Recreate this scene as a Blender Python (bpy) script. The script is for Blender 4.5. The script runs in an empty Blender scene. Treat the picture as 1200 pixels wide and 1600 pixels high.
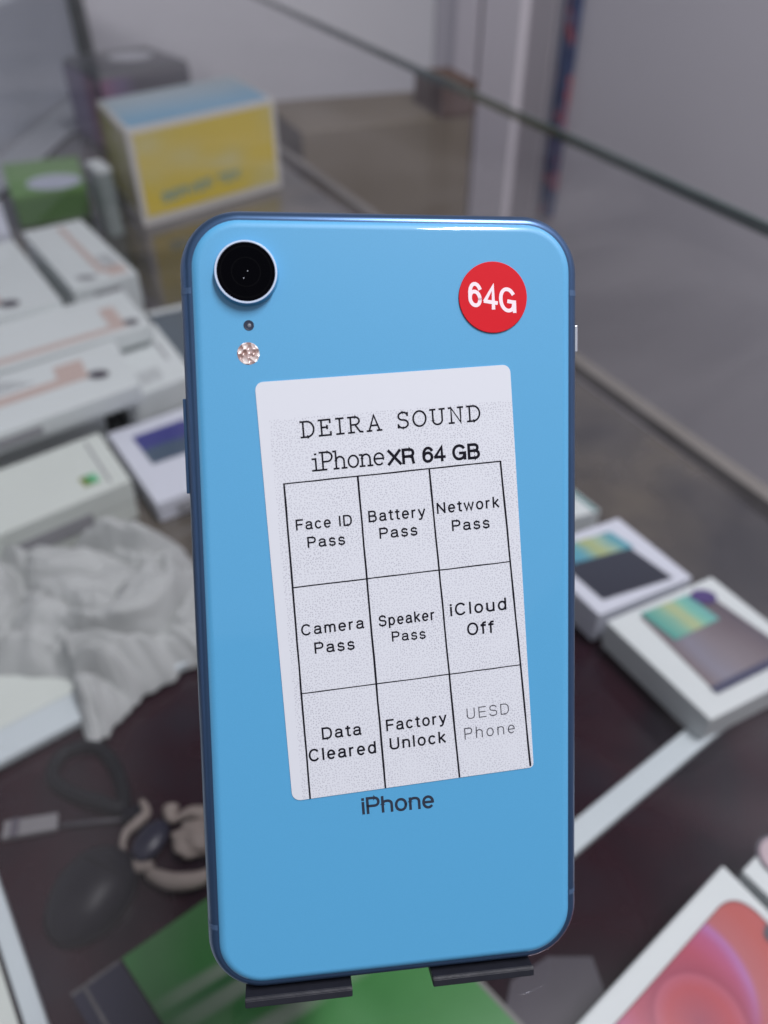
import bpy, bmesh, math, random
from mathutils import Vector, Matrix, noise
R = math.radians
scene = bpy.context.scene
C = scene.collection
random.seed(4)

# ------------------------------------------------------------------ camera
cam = bpy.data.cameras.new('camera')
cam.sensor_fit = 'VERTICAL'; cam.sensor_height = 32.0; cam.sensor_width = 24.0; cam.lens = 24.0
cam.clip_start = 0.01; cam.clip_end = 50
cam.dof.use_dof = True; cam.dof.focus_distance = 0.1495; cam.dof.aperture_fstop = 9.2
camo = bpy.data.objects.new('camera', cam); C.objects.link(camo)
CAM_H = 0.3785
camo.location = (0, 0, CAM_H); camo.rotation_euler = (R(90 - 40.4), 0, 0)
scene.camera = camo

# ------------------------------------------------------------------ light
world = bpy.data.worlds.new('World'); scene.world = world; world.use_nodes = True
bg = world.node_tree.nodes['Background']
bg.inputs['Color'].default_value = (0.86, 0.90, 1.0, 1); bg.inputs['Strength'].default_value = 0.15

def area(name, loc, target, sx, sy, power, col):
    l = bpy.data.lights.new(name, 'AREA'); l.shape = 'RECTANGLE'; l.size = sx; l.size_y = sy
    l.energy = power; l.color = col
    o = bpy.data.objects.new(name, l); C.objects.link(o); o.location = loc
    o.rotation_euler = (0, 0, 0)          # both lamps shine straight down
    return o
area('overhead_fill', (0.3, -2.4, 2.4), (0.3, -2.4, 0), 5.0, 5.8, 31, (0.95, 0.97, 1.0))  # added unseen soft light, for fill and the gradient on the phone
area('ceiling_tube', (0.60, 0.0, 2.1), (0.6, 0.0, 0.2), 0.12, 0.95, 54, (1.0, 0.98, 1.0))

scene.view_settings.view_transform = 'Standard'
scene.view_settings.look = 'None'
scene.view_settings.exposure = -0.12
scene.view_settings.gamma = 1.0
scene.cycles.max_bounces = 8
scene.cycles.transparent_max_bounces = 12
scene.cycles.use_denoising = True

# ------------------------------------------------------------------ materials
def new_mat(name):
    m = bpy.data.materials.new(name); m.use_nodes = True
    return m, m.node_tree.nodes, m.node_tree.links, m.node_tree.nodes['Principled BSDF']

def mat(name, col, rough=0.5, metal=0.0, ior=1.45, var=0.0, scale=40.0, coat=0.0, bump=0.0, spec=0.5):
    m, N, L, p = new_mat(name)
    p.inputs['Base Color'].default_value = (*col, 1)
    p.inputs['Roughness'].default_value = rough; p.inputs['Metallic'].default_value = metal
    p.inputs['IOR'].default_value = ior; p.inputs['Coat Weight'].default_value = coat
    p.inputs['Coat Roughness'].default_value = 0.05; p.inputs['Specular IOR Level'].default_value = spec
    if var or bump:
        tc = N.new('ShaderNodeTexCoord'); nz = N.new('ShaderNodeTexNoise')
        nz.inputs['Scale'].default_value = scale; nz.inputs['Detail'].default_value = 5
        L.new(tc.outputs['Object'], nz.inputs['Vector'])
        if var:
            mx = N.new('ShaderNodeMix'); mx.data_type = 'RGBA'
            mx.inputs[6].default_value = (*[c * (1 - var) for c in col], 1)
            mx.inputs[7].default_value = (*[min(1, c * (1 + var)) for c in col], 1)
            L.new(nz.outputs['Fac'], mx.inputs[0]); L.new(mx.outputs[2], p.inputs['Base Color'])
        if bump:
            b = N.new('ShaderNodeBump'); b.inputs['Strength'].default_value = bump; b.inputs['Distance'].default_value = 0.0005
            L.new(nz.outputs['Fac'], b.inputs['Height']); L.new(b.outputs['Normal'], p.inputs['Normal'])
    return m

def ramp(N, fac_socket, L, stops):
    r = N.new('ShaderNodeValToRGB'); e = r.color_ramp.elements
    e[0].position = stops[0][0]; e[0].color = (*stops[0][1], 1)
    e[1].position = stops[-1][0]; e[1].color = (*stops[-1][1], 1)
    for pos, c in stops[1:-1]:
        x = e.new(pos); x.color = (*c, 1)
    L.new(fac_socket, r.inputs['Fac'])
    return r

def uv_ramp_mat(name, axis, stops, rough=0.35, warp=0.0):
    """flat print whose colour runs along one axis of the panel's UV map"""
    m, N, L, p = new_mat(name)
    uv = N.new('ShaderNodeUVMap'); sp = N.new('ShaderNodeSeparateXYZ'); L.new(uv.outputs['UV'], sp.inputs[0])
    s = sp.outputs[axis]
    if warp:
        nz = N.new('ShaderNodeTexNoise'); nz.inputs['Scale'].default_value = 3
        L.new(uv.outputs['UV'], nz.inputs['Vector'])
        ma = N.new('ShaderNodeMath'); ma.operation = 'MULTIPLY_ADD'; ma.inputs[1].default_value = warp
        L.new(nz.outputs['Fac'], ma.inputs[0]); L.new(s, ma.inputs[2]); s = ma.outputs[0]
    r = ramp(N, s, L, stops); L.new(r.outputs['Color'], p.inputs['Base Color'])
    p.inputs['Roughness'].default_value = rough
    return m

M = {}
M['white_card'] = mat('white_card', (0.66, 0.70, 0.70), 0.42, var=0.05, scale=9)
M['white_card_cool'] = mat('white_card_cool', (0.64, 0.66, 0.74), 0.42, var=0.05, scale=9)
M['cream_card'] = mat('cream_card', (0.62, 0.66, 0.62), 0.45, var=0.05, scale=12)
M['copper_print'] = mat('copper_print', (0.56, 0.44, 0.40), 0.4)
M['dark_print'] = mat('dark_print', (0.10, 0.09, 0.11), 0.4)
M['grey_print'] = mat('grey_print', (0.30, 0.30, 0.32), 0.4)
M['ink'] = mat('ink', (0.006, 0.006, 0.012), 0.6, spec=0.15)
M['ink_thin'] = mat('ink_thin', (0.05, 0.05, 0.065), 0.5)
M['sticker_red'] = mat('sticker_red', (0.60, 0.010, 0.020), 0.5, spec=0.2)
M['sticker_edge'] = mat('sticker_edge', (0.33, 0.02, 0.05), 0.5)
M['sticker_white'] = mat('sticker_white', (0.86, 0.74, 0.80), 0.4)
M['lens_glass'] = mat('lens_glass', (0.001, 0.001, 0.002), 0.04, ior=1.4, spec=0.06)
M['lens_inner'] = mat('lens_inner', (0.003, 0.003, 0.004), 0.25, spec=0.1)
M['ring_metal'] = mat('ring_metal', (0.62, 0.72, 0.90), 0.38, metal=0.55)
M['frame_blue'] = mat('frame_blue', (0.062, 0.120, 0.235), 0.30, metal=0.72, var=0.06, scale=200)
M['antenna_band'] = mat('antenna_band', (0.075, 0.135, 0.25), 0.4, metal=0.4)
M['silver_switch'] = mat('silver_switch', (0.75, 0.78, 0.85), 0.25, metal=0.9)
M['gap_black'] = mat('gap_black', (0.01, 0.02, 0.04), 0.6)
M['screen_black'] = mat('screen_black', (0.006, 0.006, 0.008), 0.06)
M['stand_plastic'] = mat('stand_plastic', (0.016, 0.017, 0.024), 0.33, var=0.25, scale=300, bump=0.25)
M['aluminium'] = mat('aluminium', (0.20, 0.185, 0.17), 0.5, metal=0.2)
M['white_trim'] = mat('white_trim', (0.56, 0.62, 0.645), 0.4, var=0.04, scale=20)
M['yellow_print'] = None
M['black_cable'] = mat('black_cable', (0.007, 0.008, 0.011), 0.5, spec=0.2)
M['mouse_plastic'] = mat('mouse_plastic', (0.007, 0.007, 0.012), 0.38, var=0.2, scale=60, spec=0.2)
M['grey_metal'] = mat('grey_metal', (0.26, 0.25, 0.26), 0.35, metal=0.3)
M['beige'] = mat('beige', (0.27, 0.225, 0.20), 0.6, var=0.25, scale=60)
M['navy_card'] = mat('navy_card', (0.020, 0.020, 0.040), 0.35, var=0.3, scale=25)
M['glare_patch'] = mat('glare_patch', (0.050, 0.042, 0.056), 0.3, var=0.35, scale=30)
M['slate_card'] = mat('slate_card', (0.105, 0.135, 0.165), 0.4, var=0.1)
M['cardboard'] = mat('cardboard', (0.10, 0.06, 0.045), 0.7, var=0.15, scale=8)
M['cardboard_light'] = mat('cardboard_light', (0.16, 0.13, 0.09), 0.7, var=0.15, scale=8)
M['purple'] = uv_ramp_mat('purple_print', 'X', [(0.0, (0.12, 0.09, 0.20)), (0.55, (0.17, 0.10, 0.25)), (0.85, (0.30, 0.09, 0.16)), (1.0, (0.20, 0.10, 0.22))])
M['purple_front'] = uv_ramp_mat('purple_front_print', 'X', [(0.0, (0.26, 0.08, 0.18)), (0.2, (0.15, 0.10, 0.22)), (0.4, (0.05, 0.05, 0.07)), (1.0, (0.055, 0.06, 0.075))])
M['tub_top'] = mat('tub_top', (0.07, 0.075, 0.085), 0.35, var=0.3, scale=10)
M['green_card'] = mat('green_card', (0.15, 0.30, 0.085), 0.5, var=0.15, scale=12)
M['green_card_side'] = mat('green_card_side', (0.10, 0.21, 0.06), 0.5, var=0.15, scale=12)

def blue_glass():
    m, N, L, p = new_mat('blue_back_glass')
    tc = N.new('ShaderNodeTexCoord'); nz = N.new('ShaderNodeTexNoise')
    nz.inputs['Scale'].default_value = 6000; nz.inputs['Detail'].default_value = 2
    L.new(tc.outputs['Object'], nz.inputs['Vector'])
    r = ramp(N, nz.outputs['Fac'], L, [(0.3, (0.074, 0.325, 0.580)), (0.7, (0.087, 0.360, 0.640))])
    # sparse dust specks
    v = N.new('ShaderNodeTexVoronoi'); v.inputs['Scale'].default_value = 75
    L.new(tc.outputs['Object'], v.inputs['Vector'])
    lt = N.new('ShaderNodeMath'); lt.operation = 'LESS_THAN'; lt.inputs[1].default_value = 0.017
    L.new(v.outputs['Distance'], lt.inputs[0])
    mx = N.new('ShaderNodeMix'); mx.data_type = 'RGBA'; mx.inputs[7].default_value = (0.02, 0.06, 0.16, 1)
    L.new(lt.outputs[0], mx.inputs[0]); L.new(r.outputs['Color'], mx.inputs[6])
    L.new(mx.outputs[2], p.inputs['Base Color'])
    p.inputs['Roughness'].default_value = 0.5
    sm = N.new('ShaderNodeTexNoise'); sm.inputs['Scale'].default_value = 45; sm.inputs['Detail'].default_value = 6; sm.inputs['Distortion'].default_value = 1.5
    L.new(tc.outputs['Object'], sm.inputs['Vector'])
    rr_ = N.new('ShaderNodeMapRange'); rr_.inputs[1].default_value = 0.35; rr_.inputs[2].default_value = 0.7; rr_.inputs[3].default_value = 0.02; rr_.inputs[4].default_value = 0.13
    L.new(sm.outputs['Fac'], rr_.inputs[0]); L.new(rr_.outputs[0], p.inputs['Coat Roughness'])
    p.inputs['Coat Weight'].default_value = 1.0; p.inputs['Coat IOR'].default_value = 1.45; p.inputs['Coat Roughness'].default_value = 0.04
    return m
M['blue_glass'] = blue_glass()

def paper():
    m, N, L, p = new_mat('label_paper')
    tc = N.new('ShaderNodeTexCoord')
    v = N.new('ShaderNodeTexVoronoi'); v.voronoi_dimensions = '2D'; v.inputs['Scale'].default_value = 2100; v.inputs['Randomness'].default_value = 0.8
    L.new(tc.outputs['Object'], v.inputs['Vector'])
    lt = N.new('ShaderNodeMath'); lt.operation = 'LESS_THAN'; lt.inputs[1].default_value = 0.26
    L.new(v.outputs['Distance'], lt.inputs[0])
    # printed dots start below the plain top margin and inside a thin side margin
    sp = N.new('ShaderNodeSeparateXYZ'); L.new(tc.outputs['Object'], sp.inputs[0])
    top = N.new('ShaderNodeMath'); top.operation = 'MULTIPLY_ADD'; top.inputs[1].default_value = -0.065; L.new(sp.outputs['X'], top.inputs[0]); L.new(sp.outputs['Y'], top.inputs[2])
    t2 = N.new('ShaderNodeMath'); t2.operation = 'LESS_THAN'; t2.inputs[1].default_value = 0.0385; L.new(top.outputs[0], t2.inputs[0])
    left = N.new('ShaderNodeMath'); left.operation = 'MULTIPLY_ADD'; left.inputs[1].default_value = 0.055; L.new(sp.outputs['Y'], left.inputs[0]); L.new(sp.outputs['X'], left.inputs[2])
    l2 = N.new('ShaderNodeMath'); l2.operation = 'GREATER_THAN'; l2.inputs[1].default_value = -0.0205; L.new(left.outputs[0], l2.inputs[0])
    a = N.new('ShaderNodeMath'); a.operation = 'MULTIPLY'; L.new(t2.outputs[0], a.inputs[0]); L.new(l2.outputs[0], a.inputs[1])
    b = N.new('ShaderNodeMath'); b.operation = 'MULTIPLY'; L.new(a.outputs[0], b.inputs[0]); L.new(lt.outputs[0], b.inputs[1])
    nz = N.new('ShaderNodeTexNoise'); nz.inputs['Scale'].default_value = 160; L.new(tc.outputs['Object'], nz.inputs['Vector'])
    c = N.new('ShaderNodeMath'); c.operation = 'MULTIPLY'; L.new(b.outputs[0], c.inputs[0]); L.new(nz.outputs['Fac'], c.inputs[1])
    mx = N.new('ShaderNodeMix'); mx.data_type = 'RGBA'; mx.inputs[6].default_value = (0.64, 0.66, 0.72, 1); mx.inputs[7].default_value = (0.36, 0.36, 0.43, 1)
    L.new(c.outputs[0], mx.inputs[0]); L.new(mx.outputs[2], p.inputs['Base Color'])
    p.inputs['Roughness'].default_value = 0.55
    return m
M['paper'] = paper()

def flash_mat():
    m, N, L, p = new_mat('flash_lens')
    tc = N.new('ShaderNodeTexCoord'); v = N.new('ShaderNodeTexVoronoi'); v.inputs['Scale'].default_value = 1300
    L.new(tc.outputs['Object'], v.inputs['Vector'])
    r = ramp(N, v.outputs['Color'], L, [(0.2, (0.30, 0.18, 0.16)), (0.5, (0.50, 0.38, 0.37)), (0.8, (0.80, 0.72, 0.70))])
    L.new(r.outputs['Color'], p.inputs['Base Color']); p.inputs['Roughness'].default_value = 0.15
    bm_ = N.new('ShaderNodeBump'); bm_.inputs['Distance'].default_value = 0.0003; L.new(v.outputs['Distance'], bm_.inputs['Height']); L.new(bm_.outputs['Normal'], p.inputs['Normal'])
    return m
M['flash'] = flash_mat()

def counter_glass():
    m = bpy.data.materials.new('counter_glass'); m.use_nodes = True; N = m.node_tree.nodes; L = m.node_tree.links
    N.remove(N['Principled BSDF']); out = N['Material Output']
    t = N.new('ShaderNodeBsdfTransparent'); t.inputs['Color'].default_value = (0.84, 0.845, 0.855, 1)
    g = N.new('ShaderNodeBsdfGlossy'); g.inputs['Roughness'].default_value = 0.02; g.inputs['Color'].default_value = (1.0, 0.97, 1.0, 1)
    d = N.new('ShaderNodeBsdfDiffuse'); d.inputs['Color'].default_value = (0.50, 0.48, 0.50, 1)
    fr = N.new('ShaderNodeFresnel'); fr.inputs['IOR'].default_value = 1.5
    mul = N.new('ShaderNodeMath'); mul.operation = 'MULTIPLY'; mul.inputs[1].default_value = 0.40; mul.use_clamp = True
    L.new(fr.outputs[0], mul.inputs[0])
    tc = N.new('ShaderNodeTexCoord'); nz = N.new('ShaderNodeTexNoise'); nz.inputs['Scale'].default_value = 4; nz.inputs['Detail'].default_value = 6; nz.inputs['Distortion'].default_value = 1.2
    L.new(tc.outputs['Object'], nz.inputs['Vector'])
    mr = N.new('ShaderNodeMapRange'); mr.inputs[1].default_value = 0.44; mr.inputs[2].default_value = 0.64; mr.inputs[3].default_value = 0.0; mr.inputs[4].default_value = 0.06  # patchy diffuse tint imitates haze and smeary reflections in the glass
    L.new(nz.outputs['Fac'], mr.inputs[0])
    m1 = N.new('ShaderNodeMixShader'); L.new(mr.outputs[0], m1.inputs[0]); L.new(t.outputs[0], m1.inputs[1]); L.new(d.outputs[0], m1.inputs[2])
    m2 = N.new('ShaderNodeMixShader'); L.new(mul.outputs[0], m2.inputs[0]); L.new(m1.outputs[0], m2.inputs[1]); L.new(g.outputs[0], m2.inputs[2])
    L.new(m2.outputs[0], out.inputs['Surface'])
    return m
M['counter_glass'] = counter_glass()
M['glass_edge'] = mat('glass_edge', (0.065, 0.10, 0.095), 0.2, var=0.2, scale=30)

def shelf_mat(name, stops, scale, rough, ior):
    m, N, L, p = new_mat(name)
    tc = N.new('ShaderNodeTexCoord'); nz = N.new('ShaderNodeTexNoise'); nz.inputs['Scale'].default_value = scale; nz.inputs['Detail'].default_value = 6
    L.new(tc.outputs['Object'], nz.inputs['Vector'])
    r = ramp(N, nz.outputs['Fac'], L, stops); L.new(r.outputs['Color'], p.inputs['Base Color'])
    p.inputs['Roughness'].default_value = rough; p.inputs['IOR'].default_value = ior
    return m
M['maroon'] = shelf_mat('maroon_lining', [(0.35, (0.010, 0.007, 0.011)), (0.52, (0.024, 0.007, 0.012)), (0.68, (0.022, 0.015, 0.022))], 14, 0.18, 1.5)
M['shelf_glass'] = shelf_mat('rear_shelf_glass', [(0.36, (0.020, 0.019, 0.022)), (0.5, (0.055, 0.048, 0.042)), (0.66, (0.12, 0.10, 0.075))], 9, 0.08, 2.1)
M['wall_left'] = mat('wall_left_paint', (0.56, 0.60, 0.66), 0.7, var=0.05, scale=3)
M['wall_back'] = mat('wall_back_paint', (0.68, 0.68, 0.72), 0.7, var=0.05, scale=3)
M['wall_right'] = mat('wall_right_paint', (0.62, 0.60, 0.66), 0.7, var=0.05, scale=3)
M['door_white'] = mat('door_frame_paint', (0.78, 0.74, 0.80), 0.5, var=0.03, scale=6)
M['door_shadow'] = mat('door_groove_shade', (0.48, 0.45, 0.49), 0.6)  # darkened copy of the frame colour, shade of the grooves painted in
M['floor'] = mat('floor_tiles', (0.22, 0.21, 0.21), 0.5, var=0.1, scale=5)
M['dark_line'] = mat('corner_profile', (0.14, 0.15, 0.15), 0.5)

# ------------------------------------------------------------------ helpers
def link(name, me, m, parent=None, smooth=False):
    o = bpy.data.objects.new(name, me); C.objects.link(o)
    if m is not None and not me.materials: me.materials.append(m)
    if parent is not None: o.parent = parent
    if smooth:
        for p in me.polygons: p.use_smooth = True
    return o

def from_bm(name, bm, m, parent=None, smooth=False):
    bmesh.ops.recalc_face_normals(bm, faces=bm.faces)
    me = bpy.data.meshes.new(name); bm.to_mesh(me); bm.free()
    return link(name, me, m, parent, smooth)

def root(name, loc, label, cat, group=None):
    o = bpy.data.objects.new(name, None); C.objects.link(o); o.location = loc
    o.empty_display_size = 0.02
    tag(o, label, cat, group); return o

def tag(o, label=None, cat=None, group=None, kind=None):
    if label: o['label'] = label
    if cat: o['category'] = cat
    if group: o['group'] = group
    if kind: o['kind'] = kind
    return o

def struct(o):
    o['kind'] = 'structure'; return o

def prism_bm(pts, z0, z1, bevel=0.0, org=(0, 0, 0)):
    bm = bmesh.new(); n = len(pts)
    a = [bm.verts.new((x - org[0], y - org[1], z0 - org[2])) for x, y in pts]
    b = [bm.verts.new((x - org[0], y - org[1], z1 - org[2])) for x, y in pts]
    bm.faces.new(a[::-1]); bm.faces.new(b)
    for i in range(n): bm.faces.new((a[i], a[(i + 1) % n], b[(i + 1) % n], b[i]))
    bmesh.ops.recalc_face_normals(bm, faces=bm.faces)
    if bevel: bmesh.ops.bevel(bm, geom=bm.edges[:], offset=bevel, segments=2, affect='EDGES', profile=0.6)
    return bm

def lerp(a, b, t): return tuple(a[i] + (b[i] - a[i]) * t for i in range(len(a)))
def bil(q, u, v): return lerp(lerp(q[0], q[1], u), lerp(q[3], q[2], u), v)

def panel(name, q4, m, parent, off=0.0006, org=(0, 0, 0), res=1):
    """thin printed sheet on a face; q4 = four 3D corners (u right, v up)"""
    bm = bmesh.new(); uvl = bm.loops.layers.uv.new('UVMap')
    n = (Vector(q4[1]) - Vector(q4[0])).cross(Vector(q4[3]) - Vector(q4[0])).normalized() * off
    o = Vector(org)
    top = [bm.verts.new(Vector(p) + n - o) for p in q4]
    bot = [bm.verts.new(Vector(p) + n * 0.1 - o) for p in q4]
    f = bm.faces.new(top)
    for l, uv in zip(f.loops, ((0, 0), (1, 0), (1, 1), (0, 1))): l[uvl].uv = uv
    for i in range(4):
        j = (i + 1) % 4; bm.faces.new((bot[i], bot[j], top[j], top[i]))
    me = bpy.data.meshes.new(name); bm.to_mesh(me); bm.free()
    return link(name, me, m, parent)

def tube_bm(path, rad, seg=10, closed=False, bm=None):
    bm = bm or bmesh.new(); rings = []; n = len(path)
    P = [Vector(p) for p in path]
    for i, p in enumerate(P):
        a = P[i - 1] if (i > 0 or closed) else P[i]; b = P[(i + 1) % n] if (i < n - 1 or closed) else P[i]
        t = (b - a).normalized(); up = Vector((0, 0, 1))
        if abs(t.dot(up)) > 0.95: up = Vector((1, 0, 0))
        s = t.cross(up).normalized(); w = s.cross(t).normalized()
        r = rad[i] if isinstance(rad, (list, tuple)) else rad
        rings.append([bm.verts.new(p + (s * math.cos(k * 2 * math.pi / seg) + w * math.sin(k * 2 * math.pi / seg)) * r) for k in range(seg)])
    for i in range(n if closed else n - 1):
        A, B = rings[i], rings[(i + 1) % n]
        for k in range(seg): bm.faces.new((A[k], A[(k + 1) % seg], B[(k + 1) % seg], B[k]))
    if not closed: bm.faces.new(rings[0][::-1]); bm.faces.new(rings[-1])
    return bm

def smooth_path(pts, n=8, closed=False):
    out = []; N = len(pts); P = [Vector(p) for p in pts]
    rng = range(N) if closed else range(N - 1)
    for i in rng:
        p0 = P[(i - 1) % N] if (closed or i > 0) else P[0]; p1 = P[i]; p2 = P[(i + 1) % N]
        p3 = P[(i + 2) % N] if (closed or i + 2 < N) else P[-1]
        for k in range(n):
            t = k / n
            out.append(0.5 * ((2 * p1) + (p2 - p0) * t + (2 * p0 - 5 * p1 + 4 * p2 - p3) * t * t + (3 * p1 - p0 - 3 * p2 + p3) * t ** 3))
    if not closed: out.append(P[-1])
    return out

# ------------------------------------------------------------------ the setting
def plane_obj(name, pts, z, m, parent=None):
    bm = bmesh.new(); bm.faces.new([bm.verts.new((x, y, z)) for x, y in pts])
    return from_bm(name, bm, m, parent)

def wall_obj(name, a, b, z0, z1, m, thick=0.06):
    d = (Vector(b) - Vector(a)).normalized(); nrm = Vector((-d.y, d.x)) * thick
    pts = [a, b, tuple(Vector(b) + nrm), tuple(Vector(a) + nrm)]
    return struct(from_bm(name, prism_bm(pts, z0, z1), m))

cor_l = (-0.65, 1.907); cor_r = (0.142, 2.526)
wall_obj('wall_left', (-0.605, -0.30), cor_l, -0.75, 0.52, M['wall_left'])
wall_obj('wall_back', (cor_l[0] + 0.004, cor_l[1]), cor_r, -0.75, 2.6, M['wall_back'])
wr = wall_obj('wall_right', (cor_r[0] + 0.003, cor_r[1] - 0.006), (1.6, -0.60), -0.75, 2.6, M['wall_right'])
struct(plane_obj('floor', [(-3, -2), (3, -2), (3, 4), (-3, 4)], -0.752, M['floor']))
# dark profile in the left corner
struct(from_bm('corner_trim', prism_bm([(-0.664, 1.878), (-0.632, 1.872), (-0.624, 1.902), (-0.656, 1.90)], 0.0, 2.59, 0.002), M['dark_line']))

def on_right_wall(s, off=0.0):
    """point s metres from the far corner along the right wall, off metres proud of it"""
    d = (Vector((1.6, -0.60)) - Vector(cor_r)).normalized(); n = Vector((d.y, -d.x))
    if n.dot(-Vector(cor_r)) < 0: n = -n
    p = Vector(cor_r) + d * s + n * off
    return (p.x, p.y)
df = root('door_frame', (*on_right_wall(0.2), -0.75), 'pale moulded door frame running up the far wall, beside the thin patterned strip', 'door frame')
def strip_on_wall(name, s0, s1, depth, m, parent, z0=-0.75, z1=2.55):
    pts = [on_right_wall(s0, 0.0005), on_right_wall(s1, 0.0005), on_right_wall(s1, depth), on_right_wall(s0, depth)]
    o = from_bm(name, prism_bm(pts, z0, z1, 0.003, parent.location if parent else (0, 0, 0)), m, parent); return o
strip_on_wall('frame_moulding', 0.15, 0.26, 0.018, M['door_white'], df)
strip_on_wall('frame_groove', 0.263, 0.295, 0.006, M['door_shadow'], df)
strip_on_wall('frame_moulding', 0.298, 0.47, 0.026, M['door_white'], df)
strip_on_wall('frame_groove', 0.473, 0.575, 0.006, M['door_shadow'], df)

def ribbon_mat():
    m, N, L, p = new_mat('patterned_ribbon')
    tc = N.new('ShaderNodeTexCoord'); mp = N.new('ShaderNodeMapping'); mp.inputs['Scale'].default_value = (14, 14, 11)
    v = N.new('ShaderNodeTexNoise'); v.inputs['Scale'].default_value = 1.6; v.inputs['Detail'].default_value = 1
    L.new(tc.outputs['Object'], mp.inputs[0]); L.new(mp.outputs[0], v.inputs['Vector'])
    r = ramp(N, v.outputs['Fac'], L, [(0.36, (0.06, 0.09, 0.20)), (0.47, (0.035, 0.045, 0.11)), (0.54, (0.10, 0.13, 0.22)), (0.60, (0.34, 0.06, 0.07)), (0.68, (0.15, 0.18, 0.28))])
    r.color_ramp.interpolation = 'EASE'
    L.new(r.outputs['Color'], p.inputs['Base Color']); p.inputs['Roughness'].default_value = 0.6
    return m
rb = strip_on_wall('patterned_curtain_strip', 0.615, 0.66, 0.016, ribbon_mat(), None, z0=-0.3, z1=1.6)
tag(rb, 'narrow navy and red patterned strip hanging down the far wall right of the door frame', 'curtain strip')

# shelf inside the display counter
shelf = plane_obj('shelf', [(-0.60, -0.35), (0.60, -0.35), (0.205, 0.60), (-0.43, 1.85), (-0.645, 1.85)], 0.0, M['maroon'])
struct(shelf)
rear = plane_obj('rear_shelf', [(-0.613, 0.25), (-0.221, 0.215), (-0.0, 0.384), (0.09, 0.405), (0.19, 0.33), (0.262, 0.295), (0.335, 0.345), (0.200, 0.598), (-0.43, 1.83), (-0.643, 1.83)], 0.004, M['shelf_glass'])
struct(rear)
struct(plane_obj('wall_tone_sheet', [(-0.642, 1.845), (-0.47, 1.70), (-0.555, 1.46), (-0.552, 1.17), (-0.59, 0.98), (-0.612, 0.80)], 0.008, mat('wall_tone', (0.40, 0.42, 0.45), 0.6)))  # added sheet in the wall's tone, covers the darker shelf reflection
# edge track along the rear of the shelf
def strip(name, a, b, w, z0, z1, m, parent=None, bevel=0.001):
    a = Vector(a); b = Vector(b); d = (b - a).normalized(); n = Vector((-d.y, d.x)) * w
    return from_bm(name, prism_bm([tuple(a), tuple(b), tuple(b + n), tuple(a + n)], z0, z1, bevel), m, parent)
tr = struct(strip('shelf_rear_trim', (0.462, 0.10), (-0.42, 1.84), -0.014, 0.0, 0.012, M['aluminium']))
tag(tag(struct(strip('shelf_white_trim', (-0.224, 0.2125), (0.0, 0.3835), 0.021, 0.0042, 0.010, M['white_trim']))))
struct(strip('shelf_side_trim', (-0.2215, 0.2165), (-0.045, -0.026), -0.008, 0.0, 0.006, M['white_trim']))
struct(strip('shelf_cross_trim', (0.045, 0.1425), (0.300, 0.3305), 0.0125, 0.0, 0.006, M['white_trim']))
struct(plane_obj('shelf_side_lining', [(-0.231, 0.212), (-0.055, -0.03), (-0.30, -0.05), (-0.40, 0.20)], 0.003, M['cream_card']))

# ------------------------------------------------------------------ counter glass
cg = root('glass_countertop', (0.255, 0.513, 0.1935), 'clear glass counter top whose green edge runs diagonally behind the blue phone', 'glass top')
org = cg.location
e0 = Vector((0.255, 0.513)); ed = Vector((-0.3937, 0.9192))
A = e0 - ed * 1.0; B = e0 + ed * 1.48
bm = bmesh.new(); bm.faces.new([bm.verts.new((x - org.x, y - org.y, 0)) for x, y in [(-0.60, -0.29), tuple(A), tuple(B), (-0.648, 1.85)]])
from_bm('glass_pane', bm, M['counter_glass'], cg)
nrm = Vector((ed.y, -ed.x)) * 0.003
bm = prism_bm([tuple(A + nrm * 0.02), tuple(B + nrm * 0.02), tuple(B + nrm), tuple(A + nrm)], 0.1855, 0.1937, 0.0004, org)
from_bm('glass_edge', bm, M['glass_edge'], cg)

# ------------------------------------------------------------------ boxes on the shelf
def carton(name, quad, z0, z1, m, label, cat='box', group=None, lid=True, bevel=0.0012, lid_drop=0.55):
    """quad: near corner, right, back, left. Body, and a lid whose lower edge leaves a fine seam"""
    o = root(name, (quad[0][0], quad[0][1], z0), label, cat, group); g = o.location
    if lid:
        zs = z0 + (z1 - z0) * (1 - lid_drop)
        cx = sum(p[0] for p in quad) / 4; cy = sum(p[1] for p in quad) / 4
        inn = [lerp(p, (cx, cy), 0.012) for p in quad]
        from_bm('tray', prism_bm(inn, z0, zs + 0.0002, bevel, g), m, o)
        from_bm('lid', prism_bm(quad, zs + 0.0006, z1, bevel, g), m, o)
    else:
        from_bm('body', prism_bm(quad, z0, z1, bevel, g), m, o)
    return o
def top_panel(o, name, quad, z, m, off=0.0006):
    return panel(name, [(p[0], p[1], z) for p in quad], m, o, off, o.location)
def along(p, deg, d): return (p[0] + math.cos(R(deg)) * d, p[1] + math.sin(R(deg)) * d)
def rectq(near, ur, wr_, ul, wl_):
    """near corner, direction/length to the right, direction/length to the back-left"""
    r = along(near, ur, wr_); l = along(near, ul, wl_)
    return [near, r, (r[0] + l[0] - near[0], r[1] + l[1] - near[1]), l]

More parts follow.
